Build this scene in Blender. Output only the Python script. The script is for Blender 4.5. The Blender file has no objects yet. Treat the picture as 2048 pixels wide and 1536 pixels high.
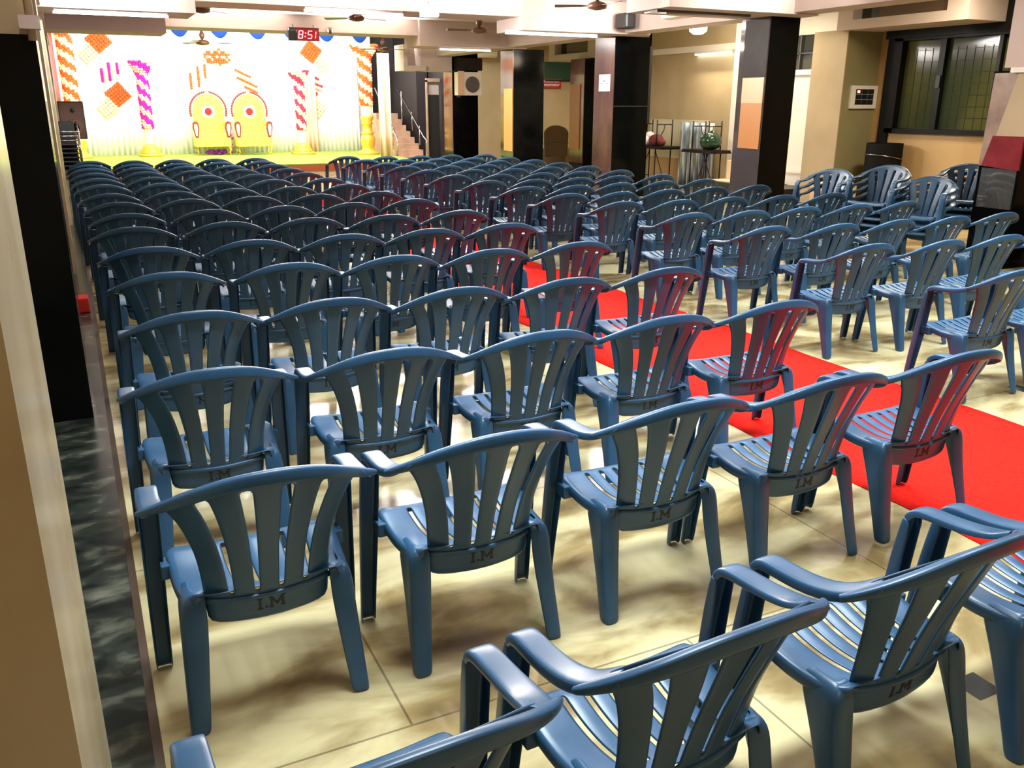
import bpy, bmesh, math, random
from mathutils import Vector, Matrix
random.seed(7)
S = bpy.context.scene
COL = S.collection
R = math.radians

# ---------------------------------------------------------------- camera
f, pitch, yaw, roll, ch = 1739.0, 17.9, 26.2, 0.18, 1.67
cd = bpy.data.cameras.new('camera'); cam = bpy.data.objects.new('camera', cd); COL.objects.link(cam)
cd.sensor_fit = 'HORIZONTAL'; cd.sensor_width = 36.0; cd.lens = f / 2048 * 36.0; cd.clip_start = 0.05
p, y, r = R(pitch), R(yaw), R(roll)
F = Vector((math.sin(y) * math.cos(p), math.cos(y) * math.cos(p), -math.sin(p)))
R0 = Vector((math.cos(y), -math.sin(y), 0)); U0 = R0.cross(F)
RR = R0 * math.cos(r) + U0 * math.sin(r); UU = -R0 * math.sin(r) + U0 * math.cos(r)
M = Matrix((RR, UU, -F)).transposed().to_4x4(); M.translation = Vector((0, 0, ch))
cam.matrix_world = M
S.camera = cam

# ---------------------------------------------------------------- exposure, world
S.view_settings.view_transform = 'Standard'
S.view_settings.look = 'None'
S.view_settings.gamma = 1.0
S.view_settings.exposure = 0.75
w = bpy.data.worlds.new('world'); S.world = w; w.use_nodes = True
w.node_tree.nodes['Background'].inputs[0].default_value = (0.02, 0.022, 0.025, 1)
w.node_tree.nodes['Background'].inputs[1].default_value = 1.0

# ---------------------------------------------------------------- lights of the hall (ceiling fittings, added unseen lights and washes, stage lighting)
def area(name, loc, sx, sy, power, col=(1, 1, 1), rot=(0, 0, 0), spread=180):
    d = bpy.data.lights.new(name, 'AREA'); d.shape = 'RECTANGLE'; d.size = sx; d.size_y = sy
    d.energy = power; d.color = col; d.spread = math.radians(spread)
    o = bpy.data.objects.new(name, d); COL.objects.link(o); o.location = loc; o.rotation_euler = rot
    return o
COOL = (0.80, 0.92, 1.0); WARM = (1.0, 0.86, 0.62)
area('tube_or_added_wash', (0.75, 13.35, 2.76), 1.3, 0.08, 20, COOL)
area('tube_or_added_wash', (4.2, 13.45, 2.98), 1.6, 0.08, 30, COOL)
area('tube_or_added_wash', (8.0, 13.75, 2.77), 1.3, 0.08, 20, COOL)
area('tube_or_added_wash', (8.1, 18.1, 2.77), 1.1, 0.08, 18, WARM)
area('tube_or_added_wash', (7.6, 9.75, 2.77), 1.2, 0.08, 30, COOL)
area('tube_or_added_wash', (1.0, 9.75, 2.77), 1.2, 0.08, 20, COOL)
area('tube_or_added_wash', (11.9, 15.1, 2.6), 0.08, 1.1, 40, WARM, (0, R(55), 0))
area('unseen_ceiling_glow', (10.3, 8.2, 3.27), 1.0, 0.3, 75, WARM)  # unseen side aisle lights, no fittings built
area('unseen_ceiling_glow', (10.6, 12.6, 3.27), 1.0, 0.3, 50, WARM)
area('tube_or_added_wash', (12.9, 21.5, 3.2), 1.0, 0.6, 60, WARM)
# unseen ceiling lights added over the front seats, no fittings built
for x_, y_, pw in ((1.2, 2.0, 50), (3.6, 2.0, 52), (5.8, 3.0, 60), (1.3, 4.2, 32), (4.0, 4.6, 50), (6.6, 5.4, 62), (1.6, 6.6, 8), (4.6, 7.2, 28), (6.6, 8.2, 18), (4.4, 10.6, 8)):
    area('unseen_ceiling_glow', (x_, y_, 3.25), 1.3, 0.5, pw, COOL, spread=105)
area('unseen_ceiling_glow', (8.0, 3.2, 3.0), 0.8, 0.8, 40, WARM)
area('unseen_ceiling_glow', (1.2, -1.8, 3.1), 2.0, 1.0, 30, WARM)  # fill added behind the camera, lifts the near pillar's tan face
# unseen washes added at the cross beam faces to brighten the slab
for yy_, pw in ((5.5, 40), (9.5, 130), (13.5, 220), (18.2, 110)):
    area('tube_or_added_wash', (4.3, yy_, 3.02), 4.6, 0.06, pw, (1.0, 0.93, 0.86), (R(-118), 0, 0))
area('tube_or_added_wash', (4.3, 19.35, 3.02), 4.6, 0.06, 90, (1.0, 0.90, 0.80), (R(112), 0, 0))  # wash added toward the stage header to light the blue swags
# washes added to brighten the haunch faces and the left pillar plaster
area('tube_or_added_wash', (0.6, 11.6, 3.0), 1.5, 0.06, 16, (1, .96, .92), (R(88), 0, 0), 70)
area('tube_or_added_wash', (7.9, 7.9, 3.0), 1.5, 0.06, 12, (1, .94, .86), (R(88), 0, 0), 70)
area('tube_or_added_wash', (7.9, 11.9, 3.0), 1.5, 0.06, 12, (1, .94, .88), (R(88), 0, 0), 70)
area('tube_or_added_wash', (-.25, 4.1, 2.9), 0.4, 0.06, 14, (1, .95, .85), (R(70), 0, 0), 110)
# stage lighting
area('stage_glow', (4.4, 23.0, 3.95), 8.4, 0.6, 560, (1.0, 0.96, 0.92), (R(60), 0, 0))
area('stage_glow', (4.4, 25.8, 4.1), 8.4, 0.8, 190, (1.0, 0.97, 0.93), (R(18), 0, 0))

# ---------------------------------------------------------------- materials
def mat(name, col, rough=0.5, metal=0.0, spec=0.5, emit=None, es=0.0, coat=0.0, alpha=1.0, trans=0.0):
    m = bpy.data.materials.new(name); m.use_nodes = True
    b = m.node_tree.nodes['Principled BSDF']
    b.inputs['Base Color'].default_value = (*col, 1)
    b.inputs['Roughness'].default_value = rough
    b.inputs['Metallic'].default_value = metal
    b.inputs['Specular IOR Level'].default_value = spec
    b.inputs['Coat Weight'].default_value = coat
    b.inputs['Transmission Weight'].default_value = trans
    b.inputs['Alpha'].default_value = alpha
    if emit:
        b.inputs['Emission Color'].default_value = (*emit, 1); b.inputs['Emission Strength'].default_value = es
    return m
def noisy(m, cols, scale=5.0, detail=6.0, stretch=(1, 1, 1), dist=0.0, bump=0.0, pos=None, coord='Object', rough=None):
    nt = m.node_tree; b = nt.nodes['Principled BSDF']
    tc = nt.nodes.new('ShaderNodeTexCoord'); mp = nt.nodes.new('ShaderNodeMapping'); mp.inputs['Scale'].default_value = stretch
    n = nt.nodes.new('ShaderNodeTexNoise'); n.inputs['Scale'].default_value = scale; n.inputs['Detail'].default_value = detail
    n.inputs['Distortion'].default_value = dist
    cr = nt.nodes.new('ShaderNodeValToRGB')
    e = cr.color_ramp.elements
    pos = pos or [0.3 + 0.4 * i / (len(cols) - 1) for i in range(len(cols))]
    while len(e) < len(cols): e.new(0.5)
    for i, c in enumerate(cols): e[i].position = pos[i]; e[i].color = (*c, 1)
    nt.links.new(tc.outputs[coord], mp.inputs[0]); nt.links.new(mp.outputs[0], n.inputs[0])
    nt.links.new(n.outputs[0], cr.inputs[0]); nt.links.new(cr.outputs[0], b.inputs['Base Color'])
    if bump:
        bp = nt.nodes.new('ShaderNodeBump'); bp.inputs['Strength'].default_value = bump; bp.inputs['Distance'].default_value = 0.01
        nt.links.new(n.outputs[0], bp.inputs['Height']); nt.links.new(bp.outputs[0], b.inputs['Normal'])
    if rough:
        mr = nt.nodes.new('ShaderNodeMapRange'); mr.inputs[3].default_value = rough[0]; mr.inputs[4].default_value = rough[1]
        nt.links.new(n.outputs[0], mr.inputs[0]); nt.links.new(mr.outputs[0], b.inputs['Roughness'])
    return m
PL = noisy(mat('blue_plastic', (0.03, 0.10, 0.19), 0.32, spec=0.45), [(0.016, 0.058, 0.116), (0.022, 0.073, 0.142)], 9, 4, rough=(0.27, 0.42))
INK = mat('black_paint', (0.004, 0.004, 0.005), 0.6)
MARB = noisy(mat('cream_marble', (0.6, 0.5, 0.3), 0.16), [(0.09, 0.055, 0.018), (0.24, 0.17, 0.07), (0.45, 0.375, 0.195), (0.55, 0.48, 0.28)],
             1.7, 12, (1.0, 1.9, 1), 0.5, pos=[0.30, 0.44, 0.55, 0.70])
# marble slab joints
def joints(m, sx, sy, ox=0.0, oy=0.0, wdt=0.004, dark=0.45):
    nt = m.node_tree; b = nt.nodes['Principled BSDF']; src = b.inputs['Base Color'].links[0].from_socket
    tc = nt.nodes.new('ShaderNodeTexCoord'); mp = nt.nodes.new('ShaderNodeMapping'); mp.inputs['Location'].default_value = (ox, oy, 0)
    br = nt.nodes.new('ShaderNodeTexBrick'); br.offset = 0.5; br.inputs['Scale'].default_value = 1.0
    br.inputs['Mortar Size'].default_value = wdt; br.inputs['Brick Width'].default_value = sx; br.inputs['Row Height'].default_value = sy
    br.inputs['Color1'].default_value = (1, 1, 1, 1); br.inputs['Color2'].default_value = (0.93, 0.93, 0.93, 1); br.inputs['Mortar'].default_value = (dark, dark, dark, 1)
    mx = nt.nodes.new('ShaderNodeMix'); mx.data_type = 'RGBA'; mx.blend_type = 'MULTIPLY'; mx.inputs[0].default_value = 1
    nt.links.new(tc.outputs['Object'], mp.inputs[0]); nt.links.new(mp.outputs[0], br.inputs[0])
    nt.links.new(src, mx.inputs[6]); nt.links.new(br.outputs[0], mx.inputs[7]); nt.links.new(mx.outputs[2], b.inputs['Base Color'])
joints(MARB, 1.9, 1.25, 0.3, 0.55)
BRSD = noisy(mat('purplish_brown_granite', (0.1, 0.05, 0.05), 0.2, spec=0.2), [(0.045, 0.014, 0.022), (0.075, 0.030, 0.030), (0.12, 0.055, 0.04)], 2.2, 5, (1, 1, 0.6))
DMARB = noisy(mat('dark_green_marble', (0.05, 0.06, 0.05), 0.25), [(0.008, 0.011, 0.009), (0.028, 0.032, 0.024), (0.15, 0.15, 0.11)], 6.0, 15, (1, 1.7, 1), 0.3, pos=[0.40, 0.54, 0.74])
KERB = mat('brown_edge', (0.06, 0.035, 0.02), 0.5)
TILE = noisy(mat('polished_beige_marble', (0.6, 0.45, 0.25), 0.22), [(0.36, 0.27, 0.14), (0.44, 0.36, 0.22), (0.50, 0.43, 0.29)], 2.0, 6, (1, 1, 0.6), 0.5)
GRAN = noisy(mat('black_granite', (0.004, 0.005, 0.005), 0.10, spec=0.10), [(0.002, 0.0025, 0.0025), (0.003, 0.0035, 0.0035)], 4, 3)
BRST = noisy(mat('brown_granite', (0.16, 0.08, 0.06), 0.10, spec=0.5), [(0.07, 0.028, 0.030), (0.12, 0.055, 0.045), (0.17, 0.085, 0.06)], 2.2, 5, (1, 1, 0.6))
BRWN = noisy(mat('dark_brown_laminate', (0.05, 0.035, 0.03), 0.5, spec=.12), [(0.014, 0.010, 0.009), (0.022, 0.016, 0.014)], 6, 3)
PLAST = noisy(mat('cream_plaster', (0.62, 0.48, 0.30), 0.7), [(0.40, 0.31, 0.18), (0.47, 0.37, 0.23)], 1.4, 5)
ORPL = noisy(mat('ochre_plaster', (0.62, 0.40, 0.18), 0.6), [(0.40, 0.25, 0.10), (0.46, 0.30, 0.13)], 1.2, 4)
OLIV = noisy(mat('olive_cream_plaster', (0.42, 0.36, 0.2), 0.7), [(0.24, 0.21, 0.10), (0.29, 0.255, 0.13)], 1.2, 4)
WHITE = mat('white_paint', (0.80, 0.76, 0.70), 0.6)
PINKW = noisy(mat('pinkish_white_ceiling_paint', (0.74, 0.62, 0.56), 0.7), [(0.50, 0.40, 0.36), (0.56, 0.46, 0.41)], 0.9, 3)
CEILW = mat('white_ceiling_paint', (0.62, 0.57, 0.52), 0.7)
RED = noisy(mat('red_carpet', (0.8, 0.015, 0.012), 0.9, spec=0.08), [(0.52, 0.006, 0.003), (0.60, 0.011, 0.004)], 60, 3, bump=0.3)
GREEN = noisy(mat('green_stage_carpet', (0.25, 0.40, 0.04), 0.9), [(0.20, 0.36, 0.03), (0.32, 0.46, 0.06)], 12, 4)
RISER = mat('orange_brown_riser', (0.42, 0.09, 0.02), 0.6)
DRAPE = mat('white_drape', (0.86, 0.84, 0.82), 0.85)
PEACH = mat('peach_drape', (0.80, 0.52, 0.38), 0.85)
BLUE = mat('blue_swag_cloth', (0.01, 0.14, 0.85), 0.6)
GOLD = mat('gold_paint', (0.80, 0.45, 0.05), 0.35, 0.3)
IVORY = mat('ivory_paint', (0.80, 0.68, 0.42), 0.6)
YEL = mat('yellow_upholstery', (0.72, 0.58, 0.06), 0.6)
DRED = mat('dark_red_velvet', (0.20, 0.004, 0.003), 0.8)
MAROON = mat('maroon_wood', (0.17, 0.012, 0.006), 0.5)
BLK = mat('black_plastic', (0.012, 0.012, 0.013), 0.45)
BLKM = mat('black_metal', (0.02, 0.014, 0.010), 0.4, 0.4)
STEEL = mat('stainless_steel', (0.6, 0.6, 0.6), 0.2, 1.0)
BRONZE = mat('brown_fan_enamel', (0.16, 0.075, 0.045), 0.35, 0.2)
TUBE = mat('lit_tube', (1, 1, 1), 0.4, emit=(0.95, 0.98, 1.0), es=6)
LAMP = mat('lit_lamp', (1, 1, 1), 0.4, emit=(1.0, 0.95, 0.90), es=60)
LEDR = mat('lit_red_digits', (1, 0.1, 0.1), 0.4, emit=(1.0, 0.10, 0.12), es=5)
GLASSD = mat('dark_tinted_glass', (0.02, 0.03, 0.03), 0.06, spec=0.9)
GLASSG = noisy(mat('dark_green_glass', (0.05, 0.07, 0.02), 0.10, spec=0.35), [(0.010, 0.022, 0.014), (0.030, 0.038, 0.014), (0.075, 0.075, 0.022)], 0.9, 2, (1, 1, 0.4))
GRNGL = mat('green_glass', (0.01, 0.06, 0.045), 0.15)
OLAM = mat('orange_laminate', (0.36, 0.14, 0.035), 0.4)
PLAM = mat('peach_laminate', (0.62, 0.29, 0.16), 0.4)
YLAM = mat('bright_yellow_laminate', (0.85, 0.55, 0.18), 0.4)
MARO = noisy(mat('maroon_board', (0.28, 0.01, 0.02), 0.6, spec=.15), [(0.15, 0.004, 0.010), (0.22, 0.014, 0.022)], 6, 6)
BCLOTH = mat('brown_satin_cover', (0.13, 0.075, 0.02), 0.5)
FO = mat('orange_flowers', (0.80, 0.09, 0.01), 0.8)
FM = mat('magenta_flowers', (0.50, 0.0, 0.28), 0.8)
FP = mat('pink_flowers', (0.78, 0.35, 0.30), 0.8)
FR = mat('red_flowers', (0.70, 0.03, 0.015), 0.8)
FC = mat('cream_flowers', (0.80, 0.74, 0.40), 0.8)
FW = mat('maroon_flowers', (0.40, 0.02, 0.06), 0.8)
PURP = mat('purple_cloth', (0.30, 0.03, 0.50), 0.7)
BMARB = noisy(mat('blue_white_streaked_sheet', (0.4, 0.45, 0.5), 0.4), [(0.06, 0.10, 0.17), (0.22, 0.28, 0.36), (0.60, 0.60, 0.54)], 4.5, 8, (3.0, 3.0, 0.35), 0.6, pos=[0.36, 0.5, 0.6])
WBRD = mat('cream_board', (0.62, 0.58, 0.42), 0.5)
CARD = mat('peach_cardboard', (0.70, 0.48, 0.30), 0.8)
POTG = mat('dark_green_enamel', (0.012, 0.045, 0.022), 0.15)
PAPER = mat('white_paper', (0.85, 0.85, 0.85), 0.8)
SREF = mat('red_sign_paint', (0.45, 0.01, 0.03), 0.5)
GREYM = mat('grey_mesh', (0.10, 0.08, 0.08), 0.6)
STONE = noisy(mat('tan_stone', (0.32, 0.22, 0.17), 0.3), [(0.20, 0.13, 0.10), (0.36, 0.26, 0.20)], 5, 6)
FILM = mat('clear_plastic_film', (0.8, 0.8, 0.8), 0.12, spec=0.8, alpha=0.25)
STEP = noisy(mat('tan_step_marble', (0.5, 0.3, 0.2), 0.35), [(0.36, 0.22, 0.15), (0.55, 0.36, 0.25)], 3, 5)
PURD = mat('dark_mauve_paint', (0.022, 0.016, 0.020), 0.6)

# ---------------------------------------------------------------- mesh helpers
class MB:
    def __init__(s): s.v = []; s.f = []
    def add(s, vs, fs):
        n = len(s.v); s.v += [tuple(v) for v in vs]; s.f += [tuple(i + n for i in q) for q in fs]; return s
    def box(s, x0, x1, y0, y1, z0, z1):
        vs = [(x, y, z) for z in (z0, z1) for y in (y0, y1) for x in (x0, x1)]
        return s.add(vs, [(0, 2, 3, 1), (4, 5, 7, 6), (0, 1, 5, 4), (2, 6, 7, 3), (0, 4, 6, 2), (1, 3, 7, 5)])
    def lathe(s, prof, cx=0, cy=0, n=20, cz=0, sq=1.0):
        vs = []; fs = []
        for (rr, z) in prof:
            for k in range(n):
                a = 2 * math.pi * k / n; vs.append((cx + rr * math.cos(a), cy + rr * math.sin(a) * sq, cz + z))
        for i in range(len(prof) - 1):
            for k in range(n):
                k2 = (k + 1) % n; fs.append((i * n + k, i * n + k2, (i + 1) * n + k2, (i + 1) * n + k))
        fs.append(tuple(range(n))[::-1]); fs.append(tuple((len(prof) - 1) * n + k for k in range(n)))
        return s.add(vs, fs)
    def tube(s, pts, rad, n=8):
        pts = [Vector(q) for q in pts]; rs = rad if isinstance(rad, (list, tuple)) else [rad] * len(pts)
        vs = []; fs = []; ref = Vector((0, 0, 1))
        for i, q in enumerate(pts):
            t = (pts[min(i + 1, len(pts) - 1)] - pts[max(i - 1, 0)]).normalized()
            if abs(t.dot(ref)) > 0.95: a = t.cross(Vector((1, 0, 0))).normalized()
            else: a = t.cross(ref).normalized()
            b = t.cross(a)
            for k in range(n):
                an = 2 * math.pi * k / n; vs.append(q + (a * math.cos(an) + b * math.sin(an)) * rs[i])
        for i in range(len(pts) - 1):
            for k in range(n):
                k2 = (k + 1) % n; fs.append((i * n + k, i * n + k2, (i + 1) * n + k2, (i + 1) * n + k))
        fs.append(tuple(range(n))[::-1]); fs.append(tuple((len(pts) - 1) * n + k for k in range(n)))
        return s.add(vs, fs)
    def ball(s, c, rx, ry=None, rz=None, nu=8, nv=5):
        ry = ry or rx; rz = rz or rx; vs = [(c[0], c[1], c[2] - rz)]; fs = []
        for i in range(1, nv):
            ph = -math.pi / 2 + math.pi * i / nv
            for k in range(nu):
                a = 2 * math.pi * k / nu
                vs.append((c[0] + rx * math.cos(ph) * math.cos(a), c[1] + ry * math.cos(ph) * math.sin(a), c[2] + rz * math.sin(ph)))
        vs.append((c[0], c[1], c[2] + rz)); L = len(vs) - 1
        for k in range(nu):
            k2 = (k + 1) % nu; fs.append((0, 1 + k2, 1 + k)); fs.append((L, L - nu + k, L - nu + k2))
            for i in range(nv - 2):
                fs.append((1 + i * nu + k, 1 + i * nu + k2, 1 + (i + 1) * nu + k2, 1 + (i + 1) * nu + k))
        return s.add(vs, fs)
    def grid(s, P):
        nr, nc = len(P), len(P[0]); vs = [q for row in P for q in row]; fs = []
        for i in range(nr - 1):
            for j in range(nc - 1):
                fs.append((i * nc + j, i * nc + j + 1, (i + 1) * nc + j + 1, (i + 1) * nc + j))
        return s.add(vs, fs)
    def prism(s, poly, axis, a, b):
        n = len(poly)
        def mk(q, t): return (t, q[0], q[1]) if axis == 'x' else ((q[0], t, q[1]) if axis == 'y' else (q[0], q[1], t))
        vs = [mk(q, a) for q in poly] + [mk(q, b) for q in poly]
        fs = [tuple(range(n)), tuple(range(2 * n - 1, n - 1, -1))] + [(i, i + n, (i + 1) % n + n, (i + 1) % n) for i in range(n)]
        return s.add(vs, fs)
    def build(s, name, m, parent=None, smooth=False, solid=0, bevel=0, sub=0, fix=True):
        me = bpy.data.meshes.new(name); me.from_pydata(s.v, [], s.f); me.update()
        if fix:
            b = bmesh.new(); b.from_mesh(me); bmesh.ops.remove_doubles(b, verts=b.verts, dist=1e-5)
            bmesh.ops.recalc_face_normals(b, faces=b.faces); b.to_mesh(me); b.free()
        me.materials.append(m)
        if smooth:
            for q in me.polygons: q.use_smooth = True
        o = bpy.data.objects.new(name, me); COL.objects.link(o)
        if solid:
            md = o.modifiers.new('s', 'SOLIDIFY'); md.thickness = solid; md.offset = 0
        if bevel:
            md = o.modifiers.new('b', 'BEVEL'); md.width = bevel; md.segments = 2; md.limit_method = 'ANGLE'
        if sub:
            md = o.modifiers.new('u', 'SUBSURF'); md.levels = sub; md.render_levels = sub
        if parent: o.parent = parent
        return o
def bake(o):
    dg = bpy.context.evaluated_depsgraph_get()
    me = bpy.data.meshes.new_from_object(o.evaluated_get(dg)); o.modifiers.clear(); o.data = me
    return o
def tag(o, label, cat, group=None, kind=None):
    o['label'] = label; o['category'] = cat
    if group: o['group'] = group
    if kind: o['kind'] = kind
    return o
def struct(o): o['kind'] = 'structure'; return o
def empty(name, loc=(0, 0, 0), rz=0.0):
    o = bpy.data.objects.new(name, None); COL.objects.link(o); o.location = loc; o.rotation_euler = (0, 0, rz); o.empty_display_size = 0.1
    return o
def kids(o): return [c for c in bpy.data.objects if c.parent == o]
def copy_tree(o, ch=None):
    c = o.copy(); COL.objects.link(c)
    for k in (ch if ch is not None else kids(o)):
        d = k.copy(); COL.objects.link(d); d.parent = c
        for g in GK.get(k.name, []):
            e = g.copy(); COL.objects.link(e); e.parent = d
    return c
GK = {}

# ================================================================ ROOM SHELL
XW = 12.1
fl = struct(MB().box(0.01, 14.8, -4, 30, -0.1, 0).build('floor', MARB))
struct(MB().box(-0.62, -0.015, -4, 30, -0.1, 0.0).build('trim_1', DMARB))
struct(MB().box(-0.015, 0.01, -4, 30, -0.1, 0.002).build('trim_2', KERB))
k = MB().box(2.19, 2.29, 1.32, 1.42, 0, 0.0012).build('trim_3', DMARB); struct(k)
k = MB().box(5.03, 5.13, 3.14, 3.26, 0, 0.0012).build('trim_4', DMARB); struct(k)
struct(MB().box(-0.75, -0.62, -4, 30, 0, 4.3).build('wall_left', PLAST))
struct(MB().box(-0.75, 15, -4.12, -4, 0, 3.3).build('wall_back', PLAST))
# right wall in three stretches: window stretch, clerestory stretch, side bay
wr = MB()
wr.box(XW, XW + .2, -4, 8.3, 0, 3.3)
wr.box(XW, XW + .2, 8.3, 10.65, 0, 1.23); wr.box(XW, XW + .2, 8.3, 10.65, 2.70, 3.3)
wr.box(XW, XW + .2, 10.65, 11.7, 0, 3.3)
wr.build('wall_right', ORPL)['kind'] = 'structure'
wr = MB(); wr.box(XW, XW + .2, 11.7, 14.1, 0, 2.22); wr.box(XW, XW + .2, 11.7, 14.1, 2.85, 3.3)
struct(wr.build('wall_right_middle', WHITE))
struct(MB().box(XW, XW + .2, 14.1, 17.6, 0, 3.3).build('wall_right_far', PLAST))
struct(MB().box(14.6, 14.8, 17.6, 24.6, 0, 3.3).build('wall_side_bay', PLAST))
struct(MB().box(XW, 14.8, 17.5, 17.6, 0, 3.3).build('wall_side_bay_front', PLAST))
struct(MB().box(10.0, 14.8, 24.5, 24.7, 0, 3.3).build('wall_side_bay_back', PLAST))
struct(MB().box(8.9, 14.8, 29.3, 29.5, 0, 4.3).build('wall_stair_back', PURD))
struct(MB().box(10.0, 10.15, 24.7, 29.3, 0, 4.3).build('wall_stair_side', PURD))
struct(MB().box(-0.75, 9.0, 28.6, 28.8, 0, 4.3).build('wall_stage_back', WHITE))
# slab and stage ceiling
struct(MB().box(-0.75, 15, -4.1, 22.6, 3.3, 3.42).build('ceiling', CEILW))
struct(MB().box(10.0, 15, 22.6, 24.7, 3.3, 3.42).build('ceiling_side_bay', CEILW))
struct(MB().box(-0.75, 10.2, 22.6, 29.5, 4.25, 4.35).build('ceiling_stage', CEILW))
struct(MB().box(-0.75, 10.2, 22.55, 22.6, 3.3, 4.3).build('trim_5', PEACH))
# cross beams (bottom 3.0) with haunches (bottom 2.8) at each column line
bi = 6
for Y0 in (5.6, 9.6, 13.6, 18.3):
    struct(MB().box(1.75, 6.8, Y0, Y0 + .9, 3.0, 3.3).build('trim_%d' % bi, PINKW)); bi += 1
    y0 = Y0 - (0.45 if Y0 < 15 else 1.25)
    struct(MB().box(-0.62, 1.75, y0, y0 + .95, 2.8, 3.3).build('trim_%d' % bi, PINKW)); bi += 1
    struct(MB().box(6.8, 9.3, Y0 - .1, Y0 + .85, 2.8, 3.3).build('trim_%d' % bi, PINKW)); bi += 1
    if Y0 > 95: struct(MB().box(9.3, XW, Y0 - .05, Y0 + .8, 2.8, 3.3).build('trim_%d' % bi, CEILW)); bi += 1
# long beam over the column row
struct(MB().box(8.8, 9.25, -4, 22.4, 2.82, 3.3).build('trim_%d' % bi, PINKW)); bi += 1
struct(MB().box(-0.62, -0.1, -4, 22.4, 2.82, 3.3).build('trim_%d' % bi, PINKW)); bi += 1
# mouldings and side wall rails
struct(MB().box(XW - .05, XW, 14.4, 17.5, 2.70, 2.82).build('trim_%d' % bi, WHITE)); bi += 1
struct(MB().box(XW - .06, XW, 11.7, 14.1, 2.17, 2.26).build('trim_%d' % bi, WHITE)); bi += 1
struct(MB().box(XW - .03, XW, 11.7, 14.1, 0.44, 0.50).build('trim_%d' % bi, WHITE)); bi += 1
struct(MB().box(XW - .18, XW, 14.1, 14.4, 0, 3.3).build('trim_%d' % bi, WHITE)); bi += 1

# ---- pillars
def pillar(x0, x1, y0, y1, z1, m, name='pillar'):
    return MB().box(x0, x1, y0, y1, 0, z1)
def pil(label, x0, x1, y0, y1, z1, m, side=None, top=None, sidez=(0, 0), rest=None):
    e = empty('pillar', ((x0 + x1) / 2, (y0 + y1) / 2, 0)); tag(e, label, 'pillar')
    ox, oy = (x0 + x1) / 2, (y0 + y1) / 2
    def b(a0, a1, b0, b1, c0, c1): return MB().box(a0 - ox, a1 - ox, b0 - oy, b1 - oy, c0, c1)
    b(x0, x1, y0, y1, 0, z1).build('shaft', m, e)
    return e, b
e, b = pil('near beige polished marble pillar at the left edge', -0.9, -0.112, 1.29, 2.04, 2.8, TILE)
e, b = pil('black granite clad pillar with plaster top, left beside the dark floor strip', -0.61, -0.08, 5.1, 5.75, 1.98, GRAN)
b(-0.61, -0.085, 5.105, 5.745, 1.98, 2.8).build('plaster_top', PLAST, e)
for (Y0, lab) in ((9.85, 'second cream marble pillar along the left wall'), (13.95, 'third cream marble pillar along the left wall'), (18.4, 'farthest cream marble pillar by the speaker on the left wall')):
    e, b = pil(lab, -0.61, -0.11, Y0, Y0 + .6, 2.8, TILE)
P1, b = pil('black pillar with a peach and orange panel on its side, right of the seating', 8.75, 9.27, 9.87, 10.45, 2.8, GRAN)
b(8.742, 8.75, 9.87, 10.45, 0, 2.8).build('side_cladding', mat('mirror_brown_granite', (0.05, 0.04, 0.04), 0.05, spec=1.0), P1)
b(8.735, 8.742, 9.87, 10.36, 2.04, 2.78).build('upper_panel', BRWN, P1)
b(8.73, 8.742, 9.89, 10.33, 1.68, 2.02).build('peach_panel', PLAM, P1)
b(8.732, 8.742, 9.89, 10.33, 1.06, 1.68).build('orange_panel', OLAM, P1)
P2, b = pil('wide black granite pillar with a white notice on its brown side', 8.88, 9.62, 13.95, 14.62, 2.8, GRAN)
b(8.87, 8.88, 13.95, 14.62, 0.1, 2.8).build('side_cladding', BRSD, P2)
b(9.62, 9.78, 14.1, 14.62, 1.31, 2.66).build('side_board', BLK, P2)
b(8.8795, 9.62, 13.948, 13.952, 1.62, 1.628).build('joint_line', GREYM, P2)
P3, b = pil('black granite pillar with a bright yellow panel on its side', 9.02, 9.78, 18.3, 18.95, 2.8, GRAN)
b(9.01, 9.02, 18.3, 18.95, 0.5, 2.8).build('side_cladding', BRST, P3)
b(8.995, 9.01, 18.32, 18.75, 0.63, 1.98).build('yellow_panel', YLAM, P3)
P4, b = pil('farthest black pillar with pinkish stone side, below the cooling unit', 9.25, 9.98, 22.4, 23.0, 3.3, GRAN)
b(9.24, 9.25, 22.4, 23.0, 0.45, 3.3).build('side_cladding', BRST, P4)
P5, b = pil('black and brown pillar standing in the side bay', 11.02, 11.7, 18.6, 19.25, 2.66, GRAN)
b(11.01, 11.02, 18.6, 19.25, 0.3, 2.66).build('side_cladding', BRST, P5)
b(10.99, 11.01, 18.75, 19.22, 0.6, 2.1).build('orange_panel', OLAM, P5)
P0, b = pil('black pillar with maroon board at the right edge, under pink plaster', 8.75, 9.35, 5.95, 6.42, 2.0, GRAN)
b(8.70, 9.4, 5.9, 6.28, 2.03, 2.8).build('plaster_top', PINKW, P0)
b(8.69, 9.41, 5.89, 6.2, 1.98, 2.03).build('plaster_edge', WHITE, P0)
oy_ = (5.95 + 6.42) / 2; ox_ = (8.75 + 9.35) / 2
MB().prism([(a - oy_, c) for a, c in ((6.13, 1.98), (6.40, 1.98), (6.42, 1.05), (6.30, 1.05), (6.27, 1.36))], 'x', 8.737 - ox_, 8.75 - ox_).build('stone_facing', STONE, P0)
MB().prism([(a - oy_, c) for a, c in ((5.95, 1.98), (6.13, 1.98), (6.27, 1.36), (5.95, 1.36))], 'x', 8.73 - ox_, 8.749 - ox_).build('cream_board', PLAST, P0)
MB().prism([(a - oy_, c) for a, c in ((5.95, 1.36), (6.30, 1.36), (6.38, 1.05), (5.95, 1.02))], 'x', 8.724 - ox_, 8.748 - ox_).build('maroon_board', MARO, P0)
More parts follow.
